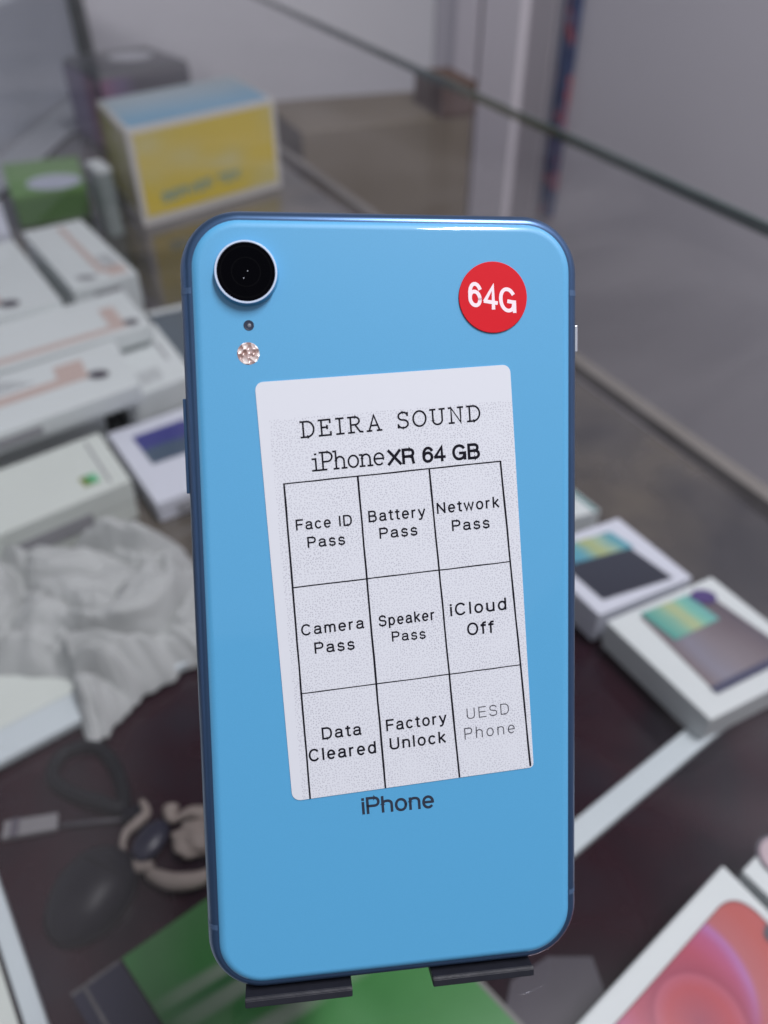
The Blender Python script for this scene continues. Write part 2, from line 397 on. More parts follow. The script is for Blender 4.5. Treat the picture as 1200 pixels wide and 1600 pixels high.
# stacked white boxes on the left (near corner = right end of the front edge here)
GW = 'white cartons with copper stripes stacked on the left'
def left_box(name, corner, ang_front, length, ang_side, depth, z0, z1, m, label, group=GW, **k):
    f = along(corner, ang_front + 180, length); s = along(corner, ang_side, depth)
    q = [f, corner, s, (f[0] + s[0] - corner[0], f[1] + s[1] - corner[1])]
    o = carton(name, q, z0, z1, m, label, 'carton', group, **k)
    return o, q
def stripe(o, q, z, v0, v1, u0=0.02, u1=0.86, m='copper_print', name='copper_stripe'):
    top_panel(o, name, [bil(q, u0, v0), bil(q, u1, v0), bil(q, u1, v1), bil(q, u0, v1)], z, M[m])
def blob(o, q, z, u, v, r, m, name='printed_mark', squash=0.8):
    c = bil(q, u, v); g = o.location
    bm = bmesh.new(); bm.faces.new([bm.verts.new((c[0] - g.x + r * math.cos(t * math.pi / 8), c[1] - g.y + r * squash * math.sin(t * math.pi / 8), z - g.z + 0.0012)) for t in range(16)])
    return from_bm(name, bm, m, o)

oA, qA = left_box('phone_carton', (-0.195, 0.535), 39, 0.17, 119, 0.086, 0.0410, 0.058, M['white_card'], 'nearest raised white carton with copper stripe, lying across the stack left of the phone', lid_drop=0.9)
stripe(oA, qA, 0.058, 0.42, 0.56, 0.0, 0.80); blob(oA, qA, 0.058, 0.845, 0.40, 0.0085, M['dark_print'])
stripe(oA, qA, 0.058, 0.56, 0.80, 0.66, 0.80, name='copper_mark')
oA2, qA2 = left_box('phone_carton', (-0.210, 0.640), 38, 0.17, 122, 0.086, 0.0410, 0.0575, M['white_card'], 'narrow looking white carton with copper stripe, lying just behind the nearest raised carton', lid_drop=0.9)
stripe(oA2, qA2, 0.0575, 0.10, 0.20, 0.0, 0.88); blob(oA2, qA2, 0.0575, 0.91, 0.16, 0.007, M['dark_print'])
stripe(oA2, qA2, 0.0575, 0.22, 0.65, 0.80, 0.88, name='copper_mark')
oB, qB = left_box('phone_carton', (-0.165, 0.588), 41, 0.066, 120.6, 0.113, 0.0045, 0.036, M['white_card'], 'low white carton showing past the right ends of the two striped cartons', lid_drop=0.8)
stripe(oB, qB, 0.036, 0.35, 0.65, 0.80, 0.84, 'grey_print', 'grey_mark')
oA0, qA0 = left_box('phone_carton', (-0.228, 0.527), 39, 0.13, 118, 0.080, 0.0045, 0.039, M['white_card'], 'shaded white carton beneath the nearest striped carton')
oC, qC = left_box('phone_carton', (-0.244, 0.733), 37.5, 0.066, 124.3, 0.18, 0.0045, 0.066, M['white_card'], 'square ended white carton at the back of the stack, in front of the yellow box')
stripe(oC, qC, 0.066, 0.12, 0.92, 0.52, 0.62); blob(oC, qC, 0.066, 0.30, 0.10, 0.010, M['grey_print'], squash=0.5)
stripe(oC, qC, 0.066, 0.05, 0.17, 0.62, 0.90, name='copper_mark')
oD, qD = left_box('phone_carton', (-0.302, 0.676), 35.5, 0.085, 123.9, 0.18, 0.0045, 0.064, M['white_card'], 'white carton with a dark round mark at the back left of the stack')
blob(oD, qD, 0.064, 0.50, 0.10, 0.0095, M['dark_print']); stripe(oD, qD, 0.064, 0.12, 0.4, 0.30, 0.44, name='copper_mark')
for t in range(5):
    stripe(oD, qD, 0.064, 0.30 + t * 0.12, 0.36 + t * 0.12, 0.05, 0.25, 'grey_print', 'printed_line')

oE, qE = left_box('green_dot_carton', (-0.181, 0.434), 39, 0.165, 124, 0.072, 0.0045, 0.0395, M['cream_card'], 'off-white carton with a small green dot, front most box above the grey cloth', None)
def dot_mat():
    m, N, L, p = new_mat('green_dot'); tc = N.new('ShaderNodeUVMap'); sp = N.new('ShaderNodeSeparateXYZ'); L.new(tc.outputs['UV'], sp.inputs[0])
    r = ramp(N, sp.outputs['X'], L, [(0.0, (0.28, 0.26, 0.06)), (0.35, (0.10, 0.26, 0.08)), (0.7, (0.10, 0.45, 0.22)), (1.0, (0.30, 0.60, 0.42))])
    L.new(r.outputs['Color'], p.inputs['Base Color']); return m
for t in range(4):
    stripe(oC, qC, 0.066, 0.18 + t * 0.05, 0.195 + t * 0.05, 0.66, 0.88, 'grey_print', 'printed_line')
    stripe(oA, qA, 0.058, 0.66 + t * 0.06, 0.675 + t * 0.06, 0.30, 0.55 - 0.04 * t, 'grey_print', 'printed_line')
    stripe(oB, qB, 0.036, 0.12 + t * 0.05, 0.13 + t * 0.05, 0.30, 0.62, 'grey_print', 'printed_line')
def front_mark(o, q, z0, z1, u0, u1, m):
    a, b = lerp(q[0], q[1], u0), lerp(q[0], q[1], u1)
    panel('front_print', [(*a, z0), (*b, z0), (*b, z1), (*a, z1)], M[m], o, 0.0006, o.location)
front_mark(oA, qA, 0.046, 0.053, 0.30, 0.52, 'grey_print'); front_mark(oC, qC, 0.048, 0.058, 0.3, 0.7, 'grey_print')
front_mark(oE, qE, 0.014, 0.026, 0.45, 0.80, 'grey_print')
c = (-0.2105, 0.4335)
top_panel(oE, 'green_dot', [along(c, 39 + a, 0.0085) for a in (225, 315, 45, 135)], 0.0395, dot_mat())
stripe(oE, qE, 0.0395, 0.1, 0.9, 0.915, 0.925, 'grey_print', 'printed_line')

oF, qF = left_box('phone_carton', (-0.103, 0.469), 34.5, 0.075, 124, 0.108, 0.0045, 0.023, M['white_card_cool'], 'flat white carton with an indigo and slate printed panel, partly behind the phone', None)
front_mark(oF, qF, 0.009, 0.016, 0.2, 0.6, 'grey_print')
pts = [(-0.178, 0.474), (-0.142, 0.498), (-0.166, 0.537), (-0.203, 0.510)]
top_panel(oF, 'printed_panel', pts, 0.023, uv_ramp_mat('indigo_print', 'Y', [(0.0, (0.07, 0.10, 0.15)), (0.45, (0.065, 0.10, 0.15)), (0.55, (0.05, 0.055, 0.22)), (1.0, (0.06, 0.06, 0.24))], warp=0.05))

# slate card and lilac box at the back
sc = carton('slate_card', [(-0.190, 0.655), (-0.060, 0.720), (-0.12, 0.825), (-0.25, 0.755)], 0.0045, 0.0085, M['slate_card'], 'flat slate grey card lying behind the left edge of the phone', 'card', lid=False, bevel=0.0005)
panel('white_edge', [(-0.25, 0.755, 0.0085), (-0.12, 0.825, 0.0085), (-0.124, 0.833, 0.0085), (-0.254, 0.763, 0.0085)][::1], M['white_card'], sc, 0.0008, sc.location)
lb = carton('lilac_white_box', [(-0.520, 0.830), (-0.432, 0.885), (-0.485, 0.992), (-0.575, 0.94)], 0.0045, 0.05, M['white_card_cool'], 'pale lilac white box at the left picture edge, beside the green box', lid=True)

# green box
gq = [(-0.482, 1.022), (-0.398, 1.062), (-0.452, 1.200), (-0.548, 1.160)]
gb = root('green_box', (*gq[0], 0.0045), 'grass green box with a white oval mark on top, left of the yellow box', 'box')
from_bm('side_walls', prism_bm(gq, 0.0045, 0.038, 0.002, gb.location), M['green_card_side'], gb)
from_bm('lid', prism_bm([lerp(p, bil(gq, 0.5, 0.5), -0.01) for p in gq], 0.0382, 0.045, 0.001, gb.location), M['green_card'], gb)
bm = bmesh.new(); cgx, cgy = -0.446, 1.080
bm.faces.new([bm.verts.new((cgx - gq[0][0] + 0.036 * math.cos(t * math.pi / 12), cgy - gq[0][1] + 0.034 * math.sin(t * math.pi / 12), 0.045 - 0.0045 + 0.0008)) for t in range(24)])
from_bm('white_oval_mark', bm, mat('oval_print', (0.52, 0.55, 0.66), 0.4, var=0.25, scale=60), gb)

def lathe(name, prof, m, parent, seg=28, smooth=True, loc=(0, 0, 0)):
    bm = bmesh.new(); rings = []
    for r_, z in prof:
        rings.append([bm.verts.new((loc[0] + r_ * math.cos(2 * math.pi * k / seg), loc[1] + r_ * math.sin(2 * math.pi * k / seg), loc[2] + z)) for k in range(seg)] if r_ > 1e-7 else [bm.verts.new((loc[0], loc[1], loc[2] + z))])
    for a, b in zip(rings, rings[1:]):
        for k in range(seg):
            k2 = (k + 1) % seg
            if len(a) == 1 and len(b) == 1: continue
            if len(a) == 1: bm.faces.new((a[0], b[k], b[k2]))
            elif len(b) == 1: bm.faces.new((a[k], a[k2], b[0]))
            else: bm.faces.new((a[k], a[k2], b[k2], b[k]))
    return from_bm(name, bm, m, parent, smooth)
# slim carton between the green and yellow boxes
sq_ = [(-0.352, 0.985), (-0.338, 0.998), (-0.362, 1.035), (-0.376, 1.022)]
sl = carton('slim_carton', sq_, 0.0045, 0.082, mat('slim_carton_card', (0.24, 0.28, 0.27), 0.45, var=0.1), 'slim grey green upright carton with a white top, between green and yellow boxes', lid=False)
from_bm('white_top', prism_bm([lerp(p, bil(sq_, .5, .5), -0.02) for p in sq_], 0.0825, 0.088, 0.001, sl.location), M['white_card'], sl)

# yellow box
yq = [(-0.318, 1.020), (-0.152, 1.186), (-0.232, 1.340), (-0.398, 1.174)]
yb = root('yellow_box', (*yq[0], 0.0045), 'yellow carton with white edges and a pale blue top, standing behind the phone', 'box')
Y0, Y1 = 0.0045, 0.124
from_bm('body', prism_bm(yq, Y0, Y1, 0.002, yb.location), mat('yellow_box_edges', (0.62, 0.60, 0.56), 0.45), yb)
def face(q, i, j, u0, u1, v0, v1):
    a, b = q[i], q[j]; p = lerp(a, b, u0); r_ = lerp(a, b, u1); z0 = Y0 + (Y1 - Y0) * v0; z1 = Y0 + (Y1 - Y0) * v1
    return [(*p, z0), (*r_, z0), (*r_, z1), (*p, z1)]
def yellow_mat():
    m, N, L, p = new_mat('yellow_print'); uv = N.new('ShaderNodeUVMap'); nz = N.new('ShaderNodeTexNoise'); nz.inputs['Scale'].default_value = 1.7; nz.inputs['Detail'].default_value = 1
    L.new(uv.outputs['UV'], nz.inputs['Vector'])
    r = ramp(N, nz.outputs['Fac'], L, [(0.40, (0.70, 0.52, 0.008)), (0.52, (0.66, 0.52, 0.06)), (0.66, (0.62, 0.55, 0.20))])
    L.new(r.outputs['Color'], p.inputs['Base Color']); p.inputs['Roughness'].default_value = 0.35; return m
ym = yellow_mat()
panel('front_print', face(yq, 0, 1, 0.035, 0.965, 0.10, 0.95), ym, yb, 0.0008, yb.location)
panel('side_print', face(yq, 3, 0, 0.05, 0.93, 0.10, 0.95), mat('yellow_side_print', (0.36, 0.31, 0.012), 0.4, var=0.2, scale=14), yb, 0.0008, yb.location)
tq = [(*bil(yq, 0.03, 0.05), Y1), (*bil(yq, 0.97, 0.05), Y1), (*bil(yq, 0.97, 0.96), Y1), (*bil(yq, 0.03, 0.96), Y1)]
panel('top_print', tq, uv_ramp_mat('blue_top_print', 'Y', [(0.0, (0.13, 0.36, 0.55)), (0.35, (0.16, 0.40, 0.58)), (0.7, (0.32, 0.47, 0.56)), (1.0, (0.40, 0.50, 0.54))], warp=0.25), yb, 0.0008, yb.location)

# purple and grey tub box at the far end
pq = [(-0.445, 1.335), (-0.322, 1.452), (-0.425, 1.590), (-0.545, 1.480)]
pb = root('purple_box', (*pq[0], 0.0045), 'purple and charcoal box with a white oval on its top, behind the yellow box', 'box')
from_bm('body', prism_bm(pq, 0.0045, 0.125, 0.010, pb.location), M['tub_top'], pb, True)
def pface(i, j, u0=0.03, u1=0.97):
    a, b = pq[i], pq[j]; p = lerp(a, b, u0); r_ = lerp(a, b, u1)
    return [(*p, 0.012), (*r_, 0.012), (*r_, 0.116), (*p, 0.116)]
panel('side_print', pface(3, 0), M['purple'], pb, 0.0012, pb.location)
panel('front_print', pface(0, 1), M['purple_front'], pb, 0.0012, pb.location)
bm = bmesh.new(); bm.faces.new([bm.verts.new((-0.425 + 0.445 + 0.036 * math.cos(t * math.pi / 12), 1.475 - 1.335 + 0.040 * math.sin(t * math.pi / 12), 0.125 - 0.0045 + 0.001)) for t in range(24)])
from_bm('white_oval_mark', bm, mat('tub_oval', (0.55, 0.56, 0.60), 0.3), pb)

# brown cardboard box behind the counter
cq = [(-0.150, 1.51), (0.172, 1.63), (0.10, 1.85), (-0.25, 1.74)]
cb = root('cardboard_box', (*cq[0], -0.75), 'large brown cardboard box beyond the glass edge, seen mostly through the glass', 'cardboard box')
from_bm('body', prism_bm(cq, -0.75, -0.0005, 0.004, cb.location), M['cardboard_light'], cb)
from_bm('top_flap', prism_bm([bil(cq, 0.80, -0.01), bil(cq, 1.01, -0.01), bil(cq, 1.01, 0.6), bil(cq, 0.80, 0.6)], 0.0, 0.058, 0.002, cb.location), M['cardboard'], cb)

# ------------------------------------------------------------------ boxes on the right
GR = 'white boxes with printed phone pictures, right of the phone'
gq2 = rectq((0.175, 0.241), 26.5, 0.085, 120, 0.081)
bG = carton('phone_carton', gq2, 0.0045, 0.027, M['white_card'], 'nearer white carton right of the phone with a printed handset picture in teal and grey', 'carton', GR, lid_drop=0.85)
screen_m = uv_ramp_mat('handset_print_grey', 'X', [(0.0, (0.17, 0.12, 0.115)), (0.28, (0.23, 0.22, 0.27)), (0.55, (0.22, 0.19, 0.21)), (0.85, (0.16, 0.13, 0.145)), (1.0, (0.12, 0.10, 0.12))], warp=0.12)
top_panel(bG, 'handset_picture', [(0.184, 0.258), (0.238, 0.285), (0.200, 0.337), (0.156, 0.314)], 0.027, screen_m)
top_panel(bG, 'handset_picture_edge', [(0.184, 0.2575), (0.240, 0.2855), (0.237, 0.2895), (0.181, 0.2615)], 0.0276, mat('navy_rim', (0.05, 0.055, 0.11), 0.4))
widget = uv_ramp_mat('teal_widget', 'X', [(0.0, (0.06, 0.33, 0.30)), (0.35, (0.22, 0.44, 0.34)), (0.6, (0.46, 0.50, 0.26)), (0.8, (0.20, 0.50, 0.40)), (1.0, (0.16, 0.42, 0.40))], warp=0.1)
top_panel(bG, 'teal_picture', [(0.1715, 0.2955), (0.203, 0.312), (0.1895, 0.332), (0.1565, 0.3165)], 0.0276, widget)
g0 = bG.location
bm = bmesh.new(); bm.faces.new([bm.verts.new((0.199 - g0.x + 0.008 * math.cos(t * math.pi / 8), 0.330 - g0.y + 0.006 * math.sin(t * math.pi / 8), 0.0272 - g0.z + 0.0016)) for t in range(16)])
from_bm('purple_picture_mark', bm, mat('purple_mark', (0.09, 0.06, 0.20), 0.4, var=0.3, scale=120), bG)

hq = [(0.130, 0.3135), (0.1965, 0.3455), (0.1625, 0.4035), (0.096, 0.3715)]
bH = carton('phone_carton', hq, 0.0045, 0.030, M['white_card_cool'], 'middle white carton right of the phone with a mostly black printed handset', 'carton', GR, lid_drop=0.85)
top_panel(bH, 'handset_picture', [(0.135, 0.3255), (0.1835, 0.3445), (0.1515, 0.388), (0.108, 0.368)], 0.030, uv_ramp_mat('handset_print_black', 'Y', [(0.0, (0.035, 0.038, 0.055)), (0.6, (0.045, 0.05, 0.07)), (1.0, (0.04, 0.045, 0.06))]))
top_panel(bH, 'teal_picture', [(0.123, 0.357), (0.1655, 0.3725), (0.1535, 0.3875), (0.112, 0.3720)], 0.0306, uv_ramp_mat('wave_widget', 'X', [(0.0, (0.10, 0.30, 0.45)), (0.35, (0.12, 0.36, 0.44)), (0.6, (0.42, 0.46, 0.20)), (0.8, (0.35, 0.48, 0.36)), (1.0, (0.10, 0.34, 0.42))], warp=0.2))
iq = [(0.085, 0.388), (0.153, 0.414), (0.125, 0.460), (0.058, 0.434)]
bI = carton('phone_carton', iq, 0.0045, 0.028, M['white_card'], 'furthest white carton with a thin teal line, just clear of the phone edge', 'carton', GR, lid_drop=0.85)
top_panel(bI, 'teal_line', [bil(iq, 0.93, 0.0), bil(iq, 0.97, 0.0), bil(iq, 0.97, 1.0), bil(iq, 0.93, 1.0)], 0.028, mat('teal_line', (0.12, 0.28, 0.28), 0.4))

# red pictured phone box, bottom right
jq = [(0.155, 0.163), (0.030, 0.063), (0.077, -0.008), (0.202, 0.092)]
bJ = carton('red_picture_carton', [jq[1], jq[2], jq[3], jq[0]], 0.0005, 0.028, M['white_card'], 'white carton with a large red and magenta swirl screen picture, bottom right corner', 'carton', lid_drop=0.88)
def swirl_mat(ox, oy):
    m, N, L, p = new_mat('red_swirl_print'); tc = N.new('ShaderNodeTexCoord')
    def dist(cx, cy):
        mp = N.new('ShaderNodeVectorMath'); mp.operation = 'DISTANCE'; sep = N.new('ShaderNodeVectorMath'); sep.operation = 'MULTIPLY'
        sep.inputs[1].default_value = (1, 1, 0); L.new(tc.outputs['Object'], sep.inputs[0]); L.new(sep.outputs[0], mp.inputs[0])
        mp.inputs[1].default_value = (cx - ox, cy - oy, 0); return mp.outputs['Value']
    def mul(s, k):
        x = N.new('ShaderNodeMath'); x.operation = 'MULTIPLY'; x.inputs[1].default_value = k; L.new(s, x.inputs[0]); return x.outputs[0]
    outer = ramp(N, mul(dist(0.117, 0.112), 12.0), L, [(0.0, (0.42, 0.08, 0.11)), (0.22, (0.44, 0.075, 0.12)), (0.33, (0.45, 0.10, 0.21)), (0.385, (0.44, 0.17, 0.40)), (0.415, (0.46, 0.14, 0.15)), (0.55, (0.49, 0.12, 0.11)), (1.0, (0.47, 0.09, 0.10))])
    inner = ramp(N, mul(dist(0.125, 0.100), 20.0), L, [(0.0, (0.33, 0.06, 0.10)), (0.25, (0.45, 0.07, 0.09)), (0.345, (0.46, 0.10, 0.15)), (0.365, (0.33, 0.055, 0.10)), (0.6, (0.44, 0.08, 0.13))])
    lt = N.new('ShaderNodeMapRange'); lt.inputs[1].default_value = 0.0180; lt.inputs[2].default_value = 0.028; lt.inputs[3].default_value = 1; lt.inputs[4].default_value = 0
    L.new(dist(0.125, 0.100), lt.inputs[0])
    mx = N.new('ShaderNodeMix'); mx.data_type = 'RGBA'; L.new(lt.outputs[0], mx.inputs[0]); L.new(outer.outputs[0], mx.inputs[6]); L.new(inner.outputs[0], mx.inputs[7])
    L.new(mx.outputs[2], p.inputs['Base Color']); p.inputs['Roughness'].default_value = 0.25
    return m
def rounded(q, r, n=8):
    out = []
    for i in range(4):
        p = Vector(q[i]); a = Vector(q[i - 1]) - p; b = Vector(q[(i + 1) % 4]) - p
        s = p + a.normalized() * r; e = p + b.normalized() * r
        for k in range(n + 1):
            t = k / n; out.append(tuple((1 - t) ** 2 * s + 2 * t * (1 - t) * (p * 0.85 + (s + e) * 0.075) + t * t * e))
    return out
g = bJ.location
iu = Vector((-0.782, -0.624)); iv = Vector((0.552, -0.834)); j0 = Vector(jq[0])
p0 = j0 + iu * 0.006 + iv * 0.0100
sq = [p0, p0 + iu * 0.148, p0 + iu * 0.148 + iv * 0.066, p0 + iv * 0.066]
for nm, grow, m_, z in (('picture_rim', 0.0009, mat('picture_rim', (0.19, 0.055, 0.06), 0.4), 0.0284), ('swirl_picture', 0.0, swirl_mat(g.x, g.y), 0.0288)):
    c_ = (sq[0] + sq[2]) / 2
    pts = rounded([tuple(p + (p - c_).normalized() * grow * 1.4) for p in sq], 0.012)
    bm = prism_bm(pts, 0.02805, z, 0, g); from_bm(nm, bm, m_, bJ)
nc = p0 + iv * 0.016
pts = rounded([tuple(nc - iu * 0.0004), tuple(nc + iu * 0.0058 + iv * 0.002), tuple(nc + iu * 0.0058 + iv * 0.032), tuple(nc - iu * 0.0004 + iv * 0.034)], 0.002)
from_bm('picture_notch', prism_bm(pts, 0.0289, 0.0292, 0, g), M['dark_print'], bJ)

kq = [(0.163, 0.1605), (0.212, 0.090), (0.290, 0.150), (0.241, 0.2205)]
bK = carton('lens_picture_carton', kq, 0.0005, 0.0275, M['white_card'], 'white carton with a printed round camera picture at the right picture edge', 'carton', lid_drop=0.88)
g = bK.location
for nm, r_, m_, z in (('lens_picture_rim', 0.0108, M['dark_print'], 0.0279), ('lens_picture', 0.0092, mat('pink_lens_print', (0.50, 0.40, 0.43), 0.35, var=0.15), 0.0283)):
    bm = bmesh.new(); bm.faces.new([bm.verts.new((0.1830 - g.x + r_ * math.cos(t * math.pi / 16), 0.1665 - g.y + r_ * math.sin(t * math.pi / 16), z - g.z)) for t in range(32)])
    from_bm(nm, bm, m_, bK)

# ------------------------------------------------------------------ loose things on the shelf, left
# crumpled cloth
def cloth():
    outline = [(-0.300, 0.300), (-0.290, 0.392), (-0.262, 0.380), (-0.226, 0.388), (-0.204, 0.402), (-0.169, 0.412), (-0.139, 0.392), (-0.112, 0.35), (-0.100, 0.305), (-0.118, 0.292), (-0.141, 0.270), (-0.152, 0.252), (-0.160, 0.238), (-0.170, 0.250), (-0.186, 0.280), (-0.23, 0.285)]
    P = smooth_path([(x, y, 0) for x, y in outline], 16, True); cx, cy = -0.195, 0.335
    bm = bmesh.new(); K = 110; rings = []
    def h(x, y, e):
        w = noise.noise_vector(Vector((x * 13, y * 13, 5))) * 0.8
        q = Vector((x * 13 + y * 7, y * 19 - x * 6, 0.3)) + w
        n1 = min(1, abs(noise.noise(q)) * 3.4) ** 0.7; n2 = min(1, abs(noise.noise(q * 1.9 + Vector((5, 3, 1)))) * 3.0) ** 0.7
        n3 = min(1, abs(noise.noise(q * 3.7 + w * 2 + Vector((1, 8, 4)))) * 3.0); c_ = noise.noise(q * 0.5 + Vector((9, 2, 7)))
        base = 0.003 + 0.015 * n1 + 0.007 * n2 * (0.4 + n1) + 0.0022 * n3 + 0.012 * (c_ + 0.4)
        return 0.0055 + max(0.0012, base) * min(1, (e * 3.6) ** 0.85)
    for j in range(K + 1):
        s = 1 - j / K; ring = []
        for i, p in enumerate(P):
            ww = 1 + 0.04 * noise.noise(Vector((i * 0.23, 0, 0)))
            x = cx + (p.x - cx) * s * ww; y = cy + (p.y - cy) * s * ww
            ring.append(bm.verts.new((x, y, h(x, y, 1 - s))))
        rings.append(ring)
    n = len(P)
    for a, b in zip(rings, rings[1:]):
        for i in range(n): bm.faces.new((a[i], a[(i + 1) % n], b[(i + 1) % n], b[i]))
    bmesh.ops.remove_doubles(bm, verts=rings[-1], dist=0.0005)
    lo = [bm.verts.new((v.co.x, v.co.y, 0.0046)) for v in rings[0]]
    for i in range(n): bm.faces.new((rings[0][i], lo[i], lo[(i + 1) % n], rings[0][(i + 1) % n]))
    m = mat('grey_cloth', (0.44, 0.455, 0.45), 0.85, var=0.15, scale=28, bump=0.3)
    o = from_bm('cleaning_cloth', bm, m, None, True); return o
tag(cloth(), 'crumpled pale grey cloth lying over the white edge strip, left of the phone', 'cloth')

# creamy carton lying under the cloth
cc = carton('cream_carton', [(-0.262, 0.2125), (-0.150, 0.2985), (-0.182, 0.340), (-0.294, 0.254)], 0.0045, 0.0075, M['cream_card'], 'flat cream carton half under the grey cloth at the left picture edge', 'carton', lid=False)

# dark oval mouse
def mouse():
    bm = bmesh.new(); bmesh.ops.create_uvsphere(bm, u_segments=48, v_segments=24, radius=1)
    for v in bm.verts:
        x, y, z = v.co
        w = 0.0190 * (1 + 0.06 * y); l = 0.0240
        z2 = max(z, -0.15)
        v.co = (x * w, y * l, (z2 * 0.5 + 0.075) * 0.028 if z2 < 0 else (0.075 + z2 ** 0.8 * 0.9) * 0.0175)
    return bm
ms = root('computer_mouse', (-0.1390, 0.1600, 0.0005), 'rounded dark grey oval mouse lying on the maroon lining at lower left', 'mouse')
ms.rotation_euler = (0, 0, R(-24))
from_bm('shell', mouse(), M['mouse_plastic'], ms, True)
sb = tube_bm([(0.0181 * math.cos(t * math.pi / 16) * 1.01, 0.0232 * math.sin(t * math.pi / 16), 0.0042) for t in range(32)], 0.0007, 6, True)
from_bm('seam', sb, M['black_cable'], ms, True)

split = smooth_path([(-0.011, 0.0105, 0.0135), (0.0, 0.0100, 0.0176), (0.011, 0.0105, 0.0135)], 6)
from_bm('button_seam', tube_bm(split, 0.0004, 6), M['black_cable'], ms, True)
# thin rod with a flat silver end
rod = root('flat_ended_tool', (-0.186, 0.191, 0.002), 'thin dark rod with a flat grey metal end, lying left of the beige curl', 'tool')
g = rod.location
def loc(p): return (p[0] - g.x, p[1] - g.y, p[2] - g.z)
q = [(-0.192, 0.187), (-0.166, 0.1925), (-0.168, 0.2010), (-0.194, 0.1965)]
from_bm('flat_end', prism_bm(q, 0.0008, 0.0042, 0.0006, g), M['grey_metal'], rod)
from_bm('dark_collar', prism_bm([lerp(q[0], q[1], 0.15), lerp(q[0], q[1], 0.30), lerp(q[3], q[2], 0.30), lerp(q[3], q[2], 0.15)], 0.0043, 0.005, 0, g), M['dark_print'], rod)
from_bm('shaft', tube_bm([loc((-0.167, 0.1945, 0.0026)), loc((-0.150, 0.1965, 0.0028)), loc((-0.128, 0.1985, 0.003))], 0.0011, 8), mat('shaft_dark', (0.06, 0.055, 0.065), 0.4), rod, True)
from_bm('dark_tip', prism_bm([(-0.133, 0.1955), (-0.124, 0.1985), (-0.126, 0.2045), (-0.135, 0.2015)], 0.0008, 0.007, 0.001, g), M['mouse_plastic'], rod)

# black cable loop
cp = smooth_path([(-0.176, 0.236, 0.0035), (-0.160, 0.240, 0.004), (-0.146, 0.228, 0.004), (-0.137, 0.212, 0.004), (-0.136, 0.203, 0.005), (-0.148, 0.206, 0.007), (-0.164, 0.212, 0.004), (-0.178, 0.222, 0.0035)], 8, True)
cable = from_bm('black_cable', tube_bm(cp, 0.0035, 10, True), M['black_cable'], None, True)
tag(cable, 'loop of thick black cable lying below the tip of the grey cloth', 'cable')
cp2 = smooth_path([(-0.117, 0.196, 0.004), (-0.112, 0.188, 0.006), (-0.110, 0.180, 0.006), (-0.116, 0.174, 0.004), (-0.124, 0.182, 0.004), (-0.119, 0.192, 0.004)], 6, True)

# beige curled rubber ring pieces
bg_ = root('beige_curl', (-0.11, 0.185, 0.001), 'twisted beige strip curled in rings beside the lower left edge of the phone', 'curled strip')
g = bg_.location
def L3(pts): return [(p[0] - g.x, p[1] - g.y, p[2] - g.z) for p in pts]
p1 = smooth_path(L3([(-0.1265, 0.2075, 0.004), (-0.1225, 0.2010, 0.004), (-0.1255, 0.1950, 0.005), (-0.1300, 0.1890, 0.005), (-0.1290, 0.1800, 0.004), (-0.1210, 0.1725, 0.005), (-0.1120, 0.1720, 0.007)]), 8)
from_bm('ring_piece', tube_bm(p1, [0.0016 + 0.0012 * abs(math.sin(i * 0.11)) for i in range(len(p1))], 8), M['beige'], bg_, True)
p2 = smooth_path(L3([(-0.1140, 0.1700, 0.004), (-0.1000, 0.1650, 0.006), (-0.0850, 0.1680, 0.006), (-0.0800, 0.1800, 0.006), (-0.0860, 0.1960, 0.005), (-0.0980, 0.2000, 0.006), (-0.1080, 0.1975, 0.004), (-0.1105, 0.2040, 0.004)]), 8)
from_bm('ring_piece', tube_bm(p2, [0.0018 + 0.0026 * abs(math.sin(0.4 + i * 0.13)) for i in range(len(p2))], 8), M['beige'], bg_, True)
bm = bmesh.new(); bmesh.ops.create_icosphere(bm, subdivisions=4, radius=1)
for v in bm.verts:
    nn = 1 + 0.35 * noise.noise(v.co * 1.8) + 0.12 * noise.noise(v.co * 5)
    v.co = Vector((v.co.x * 0.013 * nn, v.co.y * 0.009 * nn, 0.005 + v.co.z * 0.005 * nn)) + Vector((0.018, 0.0015, 0))
from_bm('crumpled_piece', bm, M['beige'], bg_, True)
bm = bmesh.new(); bmesh.ops.create_icosphere(bm, subdivisions=3, radius=1)
for v in bm.verts: v.co = Vector((v.co.x * 0.0075, v.co.y * 0.0115, 0.004 + v.co.z * 0.004))
o = from_bm('dark_plug', bm, M['navy_card'], None, True); o.location = (-0.1165, 0.1855, 0.0015); o.rotation_euler = (0, 0, R(-25))
tag(o, 'small dark oval plug lying inside the beige curl', 'plug')

